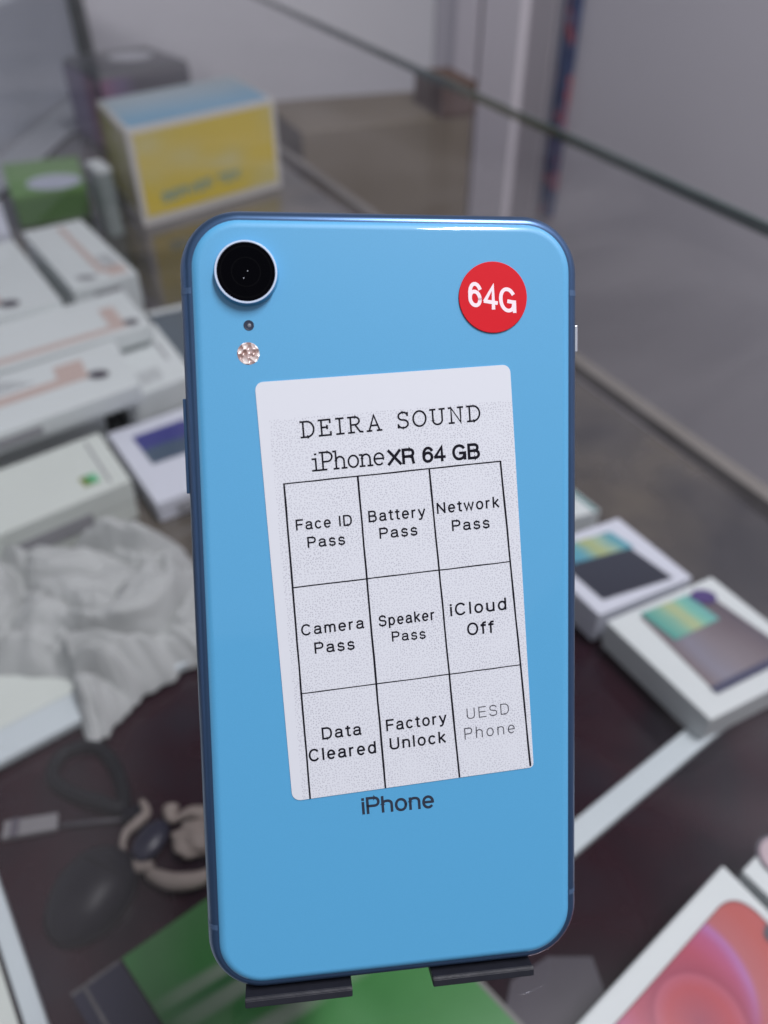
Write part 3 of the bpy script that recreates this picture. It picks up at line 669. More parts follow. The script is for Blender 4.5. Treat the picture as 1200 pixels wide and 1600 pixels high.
# green card, navy card and painted glare patch under the phone
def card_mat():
    m, N, L, p = new_mat('green_card_painted_glare'); uv = N.new('ShaderNodeUVMap'); sp = N.new('ShaderNodeSeparateXYZ'); L.new(uv.outputs['UV'], sp.inputs[0])
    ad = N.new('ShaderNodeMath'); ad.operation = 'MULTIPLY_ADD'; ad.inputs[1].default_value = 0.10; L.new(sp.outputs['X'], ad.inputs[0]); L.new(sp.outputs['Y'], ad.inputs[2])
    gr = (0.040, 0.20, 0.042); dk = (0.030, 0.15, 0.040); pale = (0.27, 0.33, 0.25)  # pale streaks are glass reflections painted into the card colour
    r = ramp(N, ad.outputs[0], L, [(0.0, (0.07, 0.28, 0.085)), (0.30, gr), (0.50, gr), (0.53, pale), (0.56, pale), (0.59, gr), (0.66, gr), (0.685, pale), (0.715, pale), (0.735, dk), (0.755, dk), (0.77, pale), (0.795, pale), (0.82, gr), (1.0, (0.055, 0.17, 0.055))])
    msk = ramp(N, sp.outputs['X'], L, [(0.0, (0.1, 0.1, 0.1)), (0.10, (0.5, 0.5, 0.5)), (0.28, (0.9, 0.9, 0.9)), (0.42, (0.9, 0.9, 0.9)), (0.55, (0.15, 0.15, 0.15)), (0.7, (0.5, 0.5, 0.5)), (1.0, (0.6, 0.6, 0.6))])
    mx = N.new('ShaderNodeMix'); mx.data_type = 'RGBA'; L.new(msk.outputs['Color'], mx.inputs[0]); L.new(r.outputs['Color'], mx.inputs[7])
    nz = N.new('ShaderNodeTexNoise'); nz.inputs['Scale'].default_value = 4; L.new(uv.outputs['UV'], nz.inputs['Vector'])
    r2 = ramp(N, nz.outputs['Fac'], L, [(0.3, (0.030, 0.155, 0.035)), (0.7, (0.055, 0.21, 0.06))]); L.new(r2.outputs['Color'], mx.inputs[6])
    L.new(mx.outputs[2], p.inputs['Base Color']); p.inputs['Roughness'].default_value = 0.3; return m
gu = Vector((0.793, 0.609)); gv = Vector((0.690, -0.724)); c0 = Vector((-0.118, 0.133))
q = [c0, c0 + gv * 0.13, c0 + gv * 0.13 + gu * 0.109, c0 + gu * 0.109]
card = root('green_card', (c0.x, c0.y, 0.001), 'glossy green printed card with painted diagonal reflection streaks, on the lining below the phone', 'card')
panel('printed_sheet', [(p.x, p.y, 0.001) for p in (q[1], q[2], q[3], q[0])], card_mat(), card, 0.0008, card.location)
qq = [q[3], q[2], q[2] + gu * 0.0022, q[3] + gu * 0.0022]
panel('pale_border', [(p.x, p.y, 0.001) for p in (qq[1], qq[2], qq[3], qq[0])], mat('card_border', (0.16, 0.16, 0.15), 0.4), card, 0.0009, card.location)
n0 = c0 - gu * 0.001
nq = [n0 - gu * 0.0225, n0 - gu * 0.0225 + gv * 0.1, n0 + gv * 0.1, n0]
nc_ = root('navy_card', (n0.x, n0.y, 0.001), 'dark navy card with a worn pale edge, left of the green card', 'card')
panel('printed_sheet', [(p.x, p.y, 0.001) for p in (nq[1], nq[2], nq[3], nq[0])], M['navy_card'], nc_, 0.0008, nc_.location)
worn = mat('worn_edge', (0.10, 0.095, 0.10), 0.6, var=0.9, scale=300)
panel('worn_edge', [(p.x, p.y, 0.001) for p in (nq[1] - gu * 0.0005 + gu * 0.005, nq[1] + gu * 0.0065, nq[0] + gu * 0.0065, nq[0] + gu * 0.005)], worn, nc_, 0.0011, nc_.location)
panel('worn_edge', [(p.x, p.y, 0.001) for p in (nq[0] + gv * 0.0018, nq[3] + gv * 0.0012, nq[3], nq[0])], worn, nc_, 0.0012, nc_.location)
fl = [(0.048, 0.060), (0.075, 0.074), (0.098, 0.112), (0.094, 0.134), (0.074, 0.134), (0.056, 0.124), (0.052, 0.112), (0.050, 0.085)]
fo = from_bm('glare_patch', prism_bm(fl, 0.0004, 0.0009), M['glare_patch'], None)  # glare on the glass, built as a flat grey patch
tag(fo, 'grey patch imitating glare on the glass, right of the green card, below the phone', 'painted glare')

# ------------------------------------------------------------------ phone
PM = Matrix(((0.99073, -0.02038, 0.13432, 0.00177), (0.12129, 0.57805, -0.80694, 0.1007), (-0.0612, 0.81575, 0.57516, 0.26769), (0, 0, 0, 1)))
phone = root('smartphone', (0, 0, 0), 'sky blue smartphone standing back to the camera with a white label and red sticker', 'smartphone')
phone.matrix_world = PM
mm = 0.001
HW, HH, RC = 37.85, 75.45, 11.2
def rr(inset, z, n=14):
    w, h, r_ = HW - inset, HH - inset, RC - inset; out = []
    for sx, sy, a0 in ((1, 1, 0), (-1, 1, 90), (-1, -1, 180), (1, -1, 270)):
        for k in range(n + 1):
            a = R(a0 + 90 * k / n); out.append(((sx * (w - r_) + r_ * math.cos(a)) * mm, (sy * (h - r_) + r_ * math.sin(a)) * mm, z * mm))
    return out
def loft(name, prof, m, parent, cap0=True, cap1=True, smooth=True):
    bm = bmesh.new(); rings = [[bm.verts.new(p) for p in rr(i, z)] for i, z in prof]; n = len(rings[0])
    for a, b in zip(rings, rings[1:]):
        for k in range(n): bm.faces.new((a[k], a[(k + 1) % n], b[(k + 1) % n], b[k]))
    if cap0: bm.faces.new(rings[0])
    if cap1: bm.faces.new(rings[-1])
    o = from_bm(name, bm, m, parent, smooth)
    return o
prof = []
for k in range(0, 13):
    a = R(7.5 * k); prof.append((2.2 * (1 - math.sin(a)), -4.15 + 3.75 * math.cos(a)))
for k in range(1, 13):
    a = R(90 + 7.5 * k); prof.append((2.2 * (1 - math.sin(a)), -4.15 + 4.10 * math.cos(a)))
loft('frame', prof, M['frame_blue'], phone)
loft('edge_gap', [(2.1, -0.75), (2.14, -0.40), (2.36, -0.44), (2.5, -0.7)], M['gap_black'], phone, False, False, False)
gp = [(2.36, -0.8), (2.36, -0.44)] + [(2.36 + 2.1 * (math.sin(R(50)) - math.sin(R(f_))), 0.32 - 2.1 * (1 - math.cos(R(f_)))) for f_ in (50, 45, 40, 35, 30, 26, 22, 18, 14, 10, 6, 3, 0)]
glass = loft('back_glass', gp, M['blue_glass'], phone, False, True, True)
for p in glass.data.polygons:
    if len(p.vertices) > 4: p.use_smooth = False
ZG = 0.32
loft('screen', [(2.3, -8.20), (2.4, -8.32), (3.0, -8.36)], M['screen_black'], phone, False, True, False)

def disc_lathe(name, prof, cx, cy, m, parent, seg=64, smooth=False):
    return lathe(name, [(r_ * mm, z * mm) for r_, z in prof], m, parent, seg, smooth, (cx * mm, cy * mm, 0))
# camera bump
CX, CY = -25.72, 63.45
bump = disc_lathe('camera_bump', [(6.0, ZG - 0.1), (5.9, ZG + 0.03), (5.70, 0.55), (5.62, 1.3), (5.55, 1.5)], CX, CY, M['blue_glass'], phone, smooth=True)
ringo = disc_lathe('camera_ring', [(5.56, 1.4), (5.60, 1.70), (5.53, 1.82), (5.27, 1.82), (5.19, 1.74), (5.19, 1.4)], CX, CY, M['ring_metal'], phone)
lens = disc_lathe('camera_lens', [(5.20, 1.66), (0, 1.66)], CX, CY, M['lens_glass'], phone)
disc_lathe('inner_ring', [(4.55, 1.665), (4.55, 1.69), (4.45, 1.69), (4.45, 1.665)], CX, CY, M['lens_inner'], lens)
disc_lathe('inner_ring', [(2.6, 1.665), (2.6, 1.68), (2.5, 1.68), (2.5, 1.665)], CX, CY, M['lens_inner'], lens)
spec = mat('lens_glint', (0.75, 0.8, 0.9), 0.1)
for dx, dy in ((0.3, 0.15), (-0.45, -1.1)):
    disc_lathe('lens_glint_dot', [(0, 1.67), (0.09, 1.67), (0.06, 1.71), (0, 1.72)], CX + dx, CY + dy, spec, lens, 12)  # glints in the lens, modelled as small pale dots
# microphone and flash
disc_lathe('microphone_hole', [(0.95, ZG - 0.05), (0.95, ZG + 0.03), (0.78, ZG + 0.03), (0.70, ZG + 0.01), (0, ZG + 0.01)], -25.6, 54.2, mat('mic_mesh', (0.02, 0.03, 0.06), 0.4), phone, 32)
disc_lathe('microphone_mesh', [(0.33, ZG + 0.015), (0.2, ZG + 0.06), (0, ZG + 0.07)], -25.5, 54.2, mat('mic_grain', (0.18, 0.20, 0.24), 0.4), phone, 12)
disc_lathe('flash', [(2.02, ZG - 0.05), (2.02, ZG + 0.03), (1.9, ZG + 0.05), (0, ZG + 0.05)], -25.85, 49.15, M['flash'], phone, 40)
# side buttons
def pbox(name, x0, x1, y0, y1, z0, z1, m, parent, bevel=0.15):
    return from_bm(name, prism_bm([(x0 * mm, y0 * mm), (x1 * mm, y0 * mm), (x1 * mm, y1 * mm), (x0 * mm, y1 * mm)], z0 * mm, z1 * mm, bevel * mm), m, parent)
pbox('power_button', -38.35, -37.0, 23.6, 41.3, -5.3, -3.2, M['frame_blue'], phone)
pbox('mute_switch', 37.0, 38.6, 49.6, 54.8, -4.7, -3.6, M['silver_switch'], phone)
pbox('volume_button', 37.0, 37.98, 34.0, 44.5, -5.1, -3.4, M['frame_blue'], phone)
pbox('volume_button', 37.0, 37.98, 20.0, 30.5, -5.1, -3.4, M['frame_blue'], phone)
# antenna bands: thin rings following the side curve
def band(x_sign, y):
    bm = bmesh.new(); vs = []
    for k in range(0, 25):
        a = R(7.5 * k); ins = 2.2 * (1 - math.sin(a)) - 0.03; z = -4.15 + (3.78 if a < math.pi / 2 else 4.13) * math.cos(a)
        x = x_sign * (HW - ins) * mm
        vs.append((bm.verts.new((x, (y - 0.55) * mm, z * mm)), bm.verts.new((x, (y + 0.55) * mm, z * mm))))
    for a, b in zip(vs, vs[1:]): bm.faces.new((a[0], a[1], b[1], b[0]))
    return from_bm('antenna_band', bm, M['antenna_band'], phone, True)
for s in (-1, 1):
    for y in (60.5, -61.0): band(s, y)

# label
def corner_round(q, rads, n=8):
    out = []
    for i in range(4):
        p = Vector(q[i]); a = (Vector(q[i - 1]) - p).normalized(); b = (Vector(q[(i + 1) % 4]) - p).normalized(); r_ = rads[i]
        s = p + a * r_; e = p + b * r_
        for k in range(n + 1):
            t = k / n; w = 0.83
            d = (1 - t) ** 2 + 2 * t * (1 - t) * w + t * t
            out.append(tuple(((1 - t) ** 2 * s + 2 * t * (1 - t) * w * p + t * t * e) / d))
    return out
lq = [(-24.9, 43.9), (-20.46, -36.3), (27.9, -33.25), (23.45, 46.85)]
lp = [(x * mm, y * mm) for x, y in corner_round(lq, [1.6, 1.8, 0.9, 1.6])]
label = from_bm('paper_label', prism_bm(lp, (ZG + 0.005) * mm, (ZG + 0.13) * mm), M['paper'], phone)
label['label'] = 'white paper label printed with a table of pass marks'
ZL = ZG + 0.15

def bar(name, a, b, w, z, m, parent, wob=0.0):
    a = Vector(a); b = Vector(b); d = (b - a); Ln = d.length; d.normalize(); n = Vector((-d.y, d.x)); N_ = 14
    bm = bmesh.new(); prev = None
    for i in range(N_ + 1):
        p = a + d * Ln * i / N_ + n * wob * (random.random() - 0.5); ww = w / 2 * (1 + (random.random() - 0.5) * 0.25 * (wob > 0))
        c_ = (bm.verts.new(((p + n * ww).x * mm, (p + n * ww).y * mm, z * mm)), bm.verts.new(((p - n * ww).x * mm, (p - n * ww).y * mm, z * mm)))
        if prev: bm.faces.new((prev[0], prev[1], c_[1], c_[0]))
        prev = c_
    return from_bm(name, bm, m, parent)
for a, b, w in [((-20.3, 25.14), (21.6, 28.41), 0.26), ((-20.16, 25.2), (-17.05, -36.08), 0.36), ((-6.3, 26.15), (-2.27, -35.13), 0.36), ((7.43, 27.25), (12.59, -34.18), 0.36),
                ((21.45, 28.41), (27.2, -33.0), 0.36), ((-18.98, 5.5), (23.25, 8.74), 0.24), ((-18.05, -15.14), (25.45, -12.01), 0.22)]:
    bar('grid_line', a, b, w, ZL, M['ink'], label, 0.06)

# stroke letters with slab serifs, cap height 1
def arc(cx, cy, rx, ry, a0, a1, n=12): return [(cx + rx * math.cos(R(a0 + (a1 - a0) * k / n)), cy + ry * math.sin(R(a0 + (a1 - a0) * k / n))) for k in range(n + 1)]
SLAB = {
 'D': (0.80, [[(0.15, 0), (0.15, 1)], [(0, 0), (0.36, 0)] + arc(0.36, 0.5, 0.40, 0.5, -90, 90) + [(0, 1)]]),
 'E': (0.74, [[(0.15, 0), (0.15, 1)], [(0, 0), (0.68, 0), (0.68, 0.2)], [(0, 1), (0.66, 1), (0.66, 0.8)], [(0.15, 0.52), (0.48, 0.52)], [(0.48, 0.42), (0.48, 0.62)]]),
 'I': (0.46, [[(0.23, 0), (0.23, 1)], [(0.02, 0), (0.44, 0)], [(0.02, 1), (0.44, 1)]]),
 'R': (0.84, [[(0.15, 0), (0.15, 1)], [(0, 0), (0.34, 0)], [(0, 1), (0.40, 1)] + arc(0.40, 0.75, 0.26, 0.25, 90, -90) + [(0.15, 0.5)], [(0.40, 0.5), (0.68, 0.02), (0.84, 0.0)]]),
 'A': (0.86, [[(0.12, 0), (0.43, 1), (0.74, 0)], [(0.22, 0.34), (0.64, 0.34)], [(0.0, 0), (0.26, 0)], [(0.60, 0), (0.86, 0)]]),
 'S': (0.66, [arc(0.33, 0.76, 0.27, 0.25, 10, 90) + arc(0.33, 0.76, 0.27, 0.25, 90, 250) + arc(0.33, 0.25, 0.29, 0.26, 70, -90) + arc(0.33, 0.25, 0.29, 0.26, -90, -165, 8), [(0.60, 0.78), (0.60, 0.97)], [(0.04, 0.02), (0.04, 0.22)]]),
 'O': (0.80, [arc(0.40, 0.5, 0.38, 0.5, 0, 360, 28)]),
 'U': (0.86, [[(0.15, 1), (0.15, 0.30)] + arc(0.43, 0.30, 0.28, 0.30, 180, 360) + [(0.71, 1)], [(0.0, 1), (0.30, 1)], [(0.56, 1), (0.86, 1)]]),
 'N': (0.86, [[(0.15, 0), (0.15, 1), (0.71, 0), (0.71, 1)], [(0.0, 0), (0.30, 0)], [(0.0, 1), (0.15, 1)], [(0.56, 1), (0.86, 1)]]),
 'i': (0.40, [[(0.22, 0), (0.22, 0.66), (0.04, 0.66)], [(0.02, 0), (0.42, 0)], [(0.19, 0.93), (0.25, 0.93)]]),
 'P': (0.70, [[(0.15, 0), (0.15, 1)], [(0, 0), (0.34, 0)], [(0, 1), (0.40, 1)] + arc(0.40, 0.73, 0.27, 0.27, 90, -90) + [(0.15, 0.46)]]),
 'h': (0.72, [[(0.0, 1), (0.13, 1), (0.13, 0)], [(0.13, 0.42)] + arc(0.35, 0.42, 0.22, 0.25, 180, 0) + [(0.57, 0)], [(0, 0), (0.26, 0)], [(0.44, 0), (0.70, 0)]]),
 'o': (0.62, [arc(0.31, 0.33, 0.27, 0.34, 0, 360, 24)]),
 'n': (0.72, [[(0.0, 0.66), (0.13, 0.66), (0.13, 0)], [(0.13, 0.42)] + arc(0.35, 0.42, 0.22, 0.25, 180, 0) + [(0.57, 0)], [(0, 0), (0.26, 0)], [(0.44, 0), (0.70, 0)]]),
 'e': (0.60, [[(0.05, 0.35), (0.56, 0.35)] + arc(0.30, 0.33, 0.26, 0.34, 3, 310, 20)]),
 ' ': (0.45, []),
}
def ribbon(bm, pts, w, z):
    """polyline as a chain of flat quads with filled joints"""
    P = [Vector(p) for p in pts]; pairs = []
    for i, p in enumerate(P):
        if i == 0: d = (P[1] - P[0]).normalized(); n = Vector((-d.y, d.x)); k = 1; p = p - d * w * 0.35
        elif i == len(P) - 1: d = (P[-1] - P[-2]).normalized(); n = Vector((-d.y, d.x)); k = 1; p = p + d * w * 0.35
        else:
            a = (P[i] - P[i - 1]).normalized(); b = (P[i + 1] - P[i]).normalized()
            t = (a + b); t = t.normalized() if t.length > 1e-4 else a; n = Vector((-t.y, t.x)); k = 1 / max(0.45, abs(n.dot(Vector((-a.y, a.x)))))
        q_ = n * w / 2 * k; pairs.append((bm.verts.new((*(p + q_), z)), bm.verts.new((*(p - q_), z))))
    for a, b in zip(pairs, pairs[1:]):
        try: bm.faces.new((a[0], a[1], b[1], b[0]))
        except ValueError: pass
def place(a, b, h, width, height=1.0):
    """map text space (x 0..width, y 0..cap height) to the label between baseline ends a and b"""
    a = Vector(a); b = Vector(b); d = b - a; n = Vector((-0.052, 0.9986))
    return lambda x, y: tuple((a + d * (x / width) + n * (y * h / height)) * mm)
def slab_text(s, a, b, h, parent, gap, stroke, m, z):
    xs = 0; lay = []
    for ch in s:
        w, st = SLAB[ch]; lay.append((xs, st)); xs += w + gap
    W_ = xs - gap; f = place(a, b, h, W_); bm = bmesh.new()
    for i, (x0, st) in enumerate(lay):
        for j, pl in enumerate(st):
            ribbon(bm, [f(x0 + x, y) for x, y in pl], stroke * mm, (z + 0.0025 * j + 0.001 * (i % 2)) * mm)
    return from_bm('lettering', bm, m, parent)
CAP = 1.0
def flip(pts): return pts[::-1]
def bowl(cx, cy, rx, ry, a0, a1, n=14, k=2.35):
    """superellipse arc: rounder shoulders like a grotesque letter"""
    out = []
    for i in range(n + 1):
        a = R(a0 + (a1 - a0) * i / n); c_, s_ = math.cos(a), math.sin(a)
        out.append((cx + rx * math.copysign(abs(c_) ** (2 / k), c_), cy + ry * math.copysign(abs(s_) ** (2 / k), s_)))
    return out
XH = 0.73
SANS = {
 'F': (0.62, [[(0.06, 0), (0.06, 1), (0.60, 1)], [(0.06, 0.52), (0.53, 0.52)]]),
 'E': (0.66, [[(0.64, 0), (0.06, 0), (0.06, 1), (0.63, 1)], [(0.06, 0.52), (0.58, 0.52)]]),
 'I': (0.16, [[(0.08, 0), (0.08, 1)]]),
 'l': (0.14, [[(0.07, 0), (0.07, 1)]]),
 'D': (0.76, [[(0.06, 0.5), (0.06, 0), (0.34, 0)] + bowl(0.34, 0.5, 0.36, 0.5, -90, 90) + [(0.06, 1), (0.06, 0.5)]]),
 'P': (0.66, [[(0.06, 0), (0.06, 1), (0.38, 1)] + bowl(0.38, 0.735, 0.24, 0.265, 90, -90) + [(0.06, 0.47)]]),
 'R': (0.72, [[(0.06, 0), (0.06, 1), (0.40, 1)] + bowl(0.40, 0.745, 0.24, 0.255, 90, -90) + [(0.06, 0.49)], [(0.42, 0.49), (0.58, 0.42), (0.64, 0.0)]]),
 'B': (0.70, [[(0.06, 0.5), (0.06, 0), (0.38, 0)] + bowl(0.38, 0.27, 0.26, 0.27, -90, 90) + [(0.06, 0.54)], [(0.36, 0.54)] + bowl(0.36, 0.77, 0.22, 0.23, -90, 90) + [(0.06, 1), (0.06, 0.5)]]),
 'N': (0.74, [[(0.06, 0), (0.06, 1)], [(0.06, 0.97), (0.66, 0.03)], [(0.66, 0), (0.66, 1)]]),
 'C': (0.76, [bowl(0.38, 0.5, 0.34, 0.5, 42, 318, 26, 2.1)]),
 'G': (0.80, [bowl(0.38, 0.5, 0.34, 0.5, 40, 322, 26, 2.1) + [(0.70, 0.44), (0.42, 0.44)], [(0.71, 0.46), (0.71, 0.0)]]),
 'O': (0.78, [bowl(0.39, 0.5, 0.34, 0.5, 0, 360, 30, 2.15)]),
 'S': (0.68, [bowl(0.34, 0.76, 0.26, 0.24, 12, 90, 8) + bowl(0.34, 0.76, 0.27, 0.24, 90, 235, 12) + [(0.34, 0.51)] + bowl(0.33, 0.26, 0.30, 0.26, 55, -90, 12) + bowl(0.33, 0.26, 0.29, 0.26, -90, -170, 8)]),
 'U': (0.74, [[(0.06, 1), (0.06, 0.32)] + bowl(0.36, 0.32, 0.30, 0.32, 180, 360, 18) + [(0.66, 1)]]),
 'X': (0.74, [[(0.03, 0), (0.70, 1)], [(0.05, 1), (0.72, 0)]]),
 '6': (0.60, [bowl(0.30, 0.32, 0.24, 0.32, 0, 360, 26, 2.1), [(0.06, 0.36)] + bowl(0.33, 0.5, 0.27, 0.5, 172, 38, 16, 2.1)]),
 '4': (0.62, [[(0.44, 0), (0.44, 1), (0.04, 0.30)], [(0.03, 0.27), (0.60, 0.27)]]),
 'a': (0.60, [bowl(0.29, XH - 0.20, 0.21, 0.20, 165, 0, 14) + [(0.50, 0.10), (0.56, 0.0)], [(0.50, 0.43)] + [(0.30, 0.40)] + bowl(0.25, 0.205, 0.20, 0.195, 90, 270, 14) + [(0.40, 0.04), (0.50, 0.20)]]),
 'c': (0.56, [bowl(0.29, XH / 2, 0.24, XH / 2, 45, 315, 22, 2.1)]),
 'e': (0.60, [[(0.07, XH / 2), (0.53, XH / 2)], bowl(0.30, XH / 2, 0.24, XH / 2, 0, 312, 24, 2.1)]),
 'o': (0.62, [bowl(0.31, XH / 2, 0.25, XH / 2, 0, 360, 26, 2.1)]),
 's': (0.52, [bowl(0.26, XH - 0.185, 0.19, 0.185, 15, 90, 6) + bowl(0.26, XH - 0.185, 0.19, 0.185, 90, 240, 10) + [(0.26, XH / 2)] + bowl(0.26, 0.185, 0.21, 0.185, 60, -90, 10) + bowl(0.26, 0.185, 0.21, 0.185, -90, -168, 6)]),
 't': (0.34, [[(0.16, 0.92), (0.16, 0.16)] + bowl(0.27, 0.14, 0.11, 0.13, 180, 270, 5) + [(0.32, 0.01)], [(0.02, XH), (0.31, XH)]]),
 'r': (0.38, [[(0.07, 0), (0.07, XH)], [(0.07, XH - 0.28)] + bowl(0.33, XH - 0.28, 0.26, 0.27, 170, 95, 8)]),
 'y': (0.56, [[(0.03, XH), (0.28, 0.03)], [(0.53, XH), (0.25, -0.12), (0.17, -0.21), (0.05, -0.21)]]),
 'w': (0.82, [[(0.03, XH), (0.22, 0.0), (0.41, XH - 0.02), (0.60, 0.0), (0.79, XH)]]),
 'k': (0.54, [[(0.07, 0), (0.07, 1)], [(0.47, XH), (0.07, 0.30)], [(0.21, 0.42), (0.50, 0)]]),
 'm': (0.90, [[(0.07, 0), (0.07, XH)], [(0.07, XH - 0.24)] + bowl(0.26, XH - 0.24, 0.19, 0.23, 180, 0, 14) + [(0.45, 0)], [(0.45, XH - 0.24)] + bowl(0.64, XH - 0.24, 0.19, 0.23, 180, 0, 14) + [(0.83, 0)]]),
 'n': (0.60, [[(0.07, 0), (0.07, XH)], [(0.07, XH - 0.26)] + bowl(0.30, XH - 0.26, 0.23, 0.25, 180, 0, 14) + [(0.53, 0)]]),
 'h': (0.60, [[(0.07, 0), (0.07, 1)], [(0.07, XH - 0.26)] + bowl(0.30, XH - 0.26, 0.23, 0.25, 180, 0, 14) + [(0.53, 0)]]),
 'u': (0.60, [[(0.53, 0), (0.53, XH)], [(0.07, XH), (0.07, 0.26)] + bowl(0.30, 0.26, 0.23, 0.25, 180, 360, 14)]),
 'd': (0.62, [[(0.55, 0), (0.55, 1)], bowl(0.31, XH / 2, 0.24, XH / 2, 0, 360, 24, 2.1)]),
 'p': (0.62, [[(0.07, -0.24), (0.07, XH)], bowl(0.31, XH / 2, 0.24, XH / 2, 0, 360, 24, 2.1)]),
 'i': (0.14, [[(0.07, 0), (0.07, XH)], [(0.07, 0.92), (0.07, 0.985)]]),
 'f': (0.34, [[(0.14, 0), (0.14, 0.82)] + bowl(0.26, 0.82, 0.12, 0.16, 180, 90, 6) + [(0.33, 0.98)], [(0.01, XH), (0.31, XH)]]),
 ' ': (0.28, []),
}
def sans_text(s, f_of_width, parent, m, z, stroke, gap, name='lettering', slant=0.0):
    """stroke is in cap heights; f_of_width(total width) maps text space to the surface"""
    xs = 0; lay = []
    for ch in s:
        w, st = SANS[ch]; lay.append((xs, st)); xs += w + gap
    W_ = xs - gap; f = f_of_width(W_); bm = bmesh.new()
    unit = (Vector(f(0, 1)) - Vector(f(0, 0))).length
    hs = stroke / 2
    for i, (x0, st) in enumerate(lay):
        for j, pl in enumerate(st):
            q_ = [(x, hs + y * (1 - stroke) if y >= 0 else y + hs) for x, y in pl]
            ribbon(bm, [f(x0 + x + slant * y, y) for x, y in q_], stroke * unit, (z + 0.0025 * j + 0.001 * (i % 2)) * mm)
    return from_bm(name, bm, m, parent)
TEXTS = [
  ('DEIRA SOUND',(-16.69, 33.68),(17.58, 36.33),2.85,'slab'),
  ('iPhone',(-14.8, 27.45),(-1.12, 28.39),3.24,'slab'),
  ('XR 64 GB',(-0.39, 28.01),(17.39, 28.97),3.09,'bold'),
  ('Face ID',(-18.12, 16.27),(-7.58, 16.93),2.12,'med'),
  ('Pass',(-16.06, 12.91),(-9.01, 13.3),2.13,'med'),
  ('Battery',(-4.38, 17.38),(6.5, 18.06),2.2,'med'),
  ('Pass',(-2.36, 14.11),(4.94, 14.59),2.16,'med'),
  ('Network',(8.87, 18.54),(21.1, 19.45),2.23,'med'),
  ('Pass',(11.78, 15.09),(19.18, 15.49),2.18,'med'),
  ('Camera',(-17.68, -3.89),(-5.77, -3.03),2.23,'med'),
  ('Pass',(-15.31, -7.52),(-7.68, -7.06),2.25,'med'),
  ('Speaker',(-2.78, -2.89),(8.08, -2.11),2.2,'med'),
  ('Pass',(-0.36, -5.97),(6.22, -5.7),2.02,'med'),
  ('iCloud',(11.19, -1.57),(22.48, -0.8),2.53,'med'),
  ('Off',(14.6, -5.58),(19.86, -5.29),2.56,'med'),
  ('Data',(-14.35, -24.47),(-6.77, -24.06),2.42,'med'),
  ('Cleared',(-16.93, -28.73),(-3.93, -27.95),2.55,'med'),
  ('Factory',(-1.81, -23.74),(10.09, -22.93),2.39,'med'),
  ('Unlock',(-1.16, -27.52),(9.9, -26.84),2.45,'med'),
  ('UESD',(14.23, -22.39),(22.93, -21.86),2.22,'thin'),
  ('Phone',(13.72, -26.53),(24.1, -25.84),2.36,'thin'),
]
for s, a, b, h, kind in TEXTS:
    if kind == 'slab':
        slab_text(s, a, b, h, label, 0.26 if len(s) > 7 else 0.05, 0.34, M['ink'], ZL)
    else:
        stroke, gap, m_ = {'bold': (0.175, 0.10, M['ink']), 'med': (0.148, 0.23, M['ink']), 'thin': (0.085, 0.26, M['ink_thin'])}[kind]
        sans_text(s, lambda w, a=a, b=b, h=h: place(a, b, h, w), label, m_, ZL, stroke, gap)
# maker's word on the glass
logo = sans_text('iPhone', lambda w: place((-6.94, -40.3), (7.45, -40.1), 3.55, w), phone, mat('logo_grey', (0.035, 0.045, 0.075), 0.35, metal=0.3), ZG + 0.02, 0.15, 0.10, 'logo_lettering')
logo['label'] = 'dark grey word on the lower back'

# red sticker
rs = disc_lathe('round_sticker', [(0, ZG + 0.01), (6.62, ZG + 0.01), (6.62, ZG + 0.24), (6.56, ZG + 0.28), (0, ZG + 0.28)], 20.2, 59.4, M['sticker_red'], phone, 72)
rs['label'] = 'red round sticker reading 64G'
def rtext(w):
    a = Vector((15.55, 57.75)); b = Vector((24.75, 56.35)); d = b - a; n = Vector((-0.10, 0.995))
    return lambda x, y: tuple((a + d * (x / w) + n * (y * 4.7 / CAP)) * mm)
sans_text('64G', rtext, rs, M['sticker_white'], ZG + 0.30, 0.145, 0.16, slant=0.08)

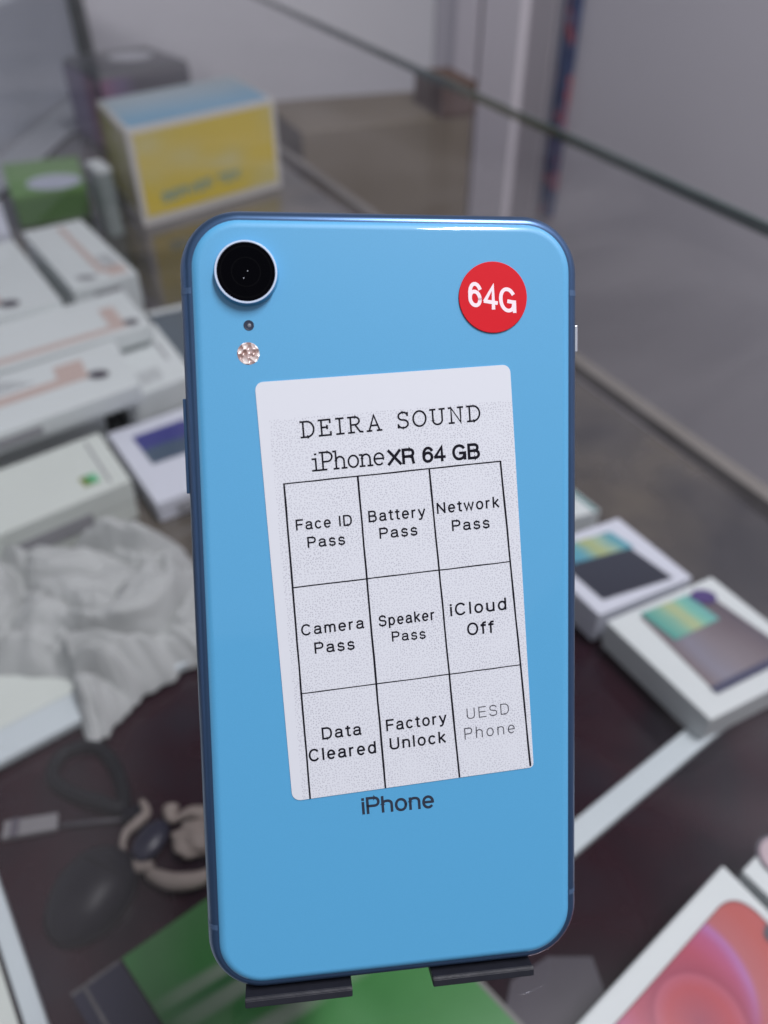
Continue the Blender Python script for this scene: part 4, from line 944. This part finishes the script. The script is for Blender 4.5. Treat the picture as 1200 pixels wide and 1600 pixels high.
# ------------------------------------------------------------------ phone stand
st = root('phone_stand', (0, 0, 0), 'black plastic stand with two lipped feet holding up the blue phone', 'phone stand'); st.matrix_world = PM
def lip(x0, x1):
    prof = [(-8.6, -75.75), (0.15, -75.75), (0.42, -75.35), (0.72, -75.35), (1.05, -75.9), (1.15, -77.25), (0.9, -77.35), (-8.6, -77.35)]
    bm = bmesh.new(); a = [bm.verts.new((x0 * mm, y * mm, z * mm)) for z, y in prof]; b = [bm.verts.new((x1 * mm, y * mm, z * mm)) for z, y in prof]
    n = len(prof); bm.faces.new(a); bm.faces.new(b[::-1])
    for i in range(n): bm.faces.new((a[i], a[(i + 1) % n], b[(i + 1) % n], b[i]))
    bmesh.ops.recalc_face_normals(bm, faces=bm.faces)
    bmesh.ops.bevel(bm, geom=bm.edges[:], offset=0.00012, segments=2, affect='EDGES')
    return from_bm('foot_lip', bm, M['stand_plastic'], st)
lip(-30.9, -9.8); lip(6.6, 27.6)
pbox('back_plate', -30.9, 27.6, -77.3, 18, -11.4, -8.65, M['stand_plastic'], st, 0.4)
pbox('support_leg', -16, 13, -60, 6, -14.4, -11.6, M['stand_plastic'], st, 0.4)
bi = PM.inverted()
bm = prism_bm([(-0.031, 0.070), (0.029, 0.078), (0.023, 0.150), (-0.040, 0.142)], 0.1937, 0.1967, 0.0006); bm.transform(bi); from_bm('base_plate', bm, M['stand_plastic'], st)
bm = prism_bm([(-0.020, 0.118), (0.012, 0.122), (0.011, 0.128), (-0.021, 0.124)], 0.1965, 0.262, 0.0006); bm.transform(bi); from_bm('prop', bm, M['stand_plastic'], st)

# lettering on the yellow box
ff = face(yq, 0, 1, 0.035, 0.965, 0.10, 0.95)
yo, yx, yz = Vector(ff[0]), Vector(ff[1]) - Vector(ff[0]), Vector(ff[3]) - Vector(ff[0])
yw, yh = yx.length, yz.length
def ytext(w):
    return lambda x, y: (yw * (0.12 + 0.58 * x / w), yh * (0.13 + 0.13 * y + 0.05 * x / w))
SANS['V'] = (0.70, [[(0.02, 1), (0.35, 0), (0.68, 1)]])
SANS['T'] = (0.62, [[(0.31, 0), (0.31, 1)], [(0.0, 0.97), (0.62, 0.97)]])
lt_ = sans_text('SERVER TEX', ytext, None, mat('teal_lettering', (0.16, 0.33, 0.30), 0.5), 1.2, 0.24, 0.22)
X_ = yx.normalized(); Z_ = yz.normalized(); Nn = X_.cross(Z_)
lt_.data.transform(Matrix(((X_.x, Z_.x, Nn.x, yo.x - yb.location.x), (X_.y, Z_.y, Nn.y, yo.y - yb.location.y), (X_.z, Z_.z, Nn.z, yo.z - yb.location.z), (0, 0, 0, 1))))
lt_.parent = yb
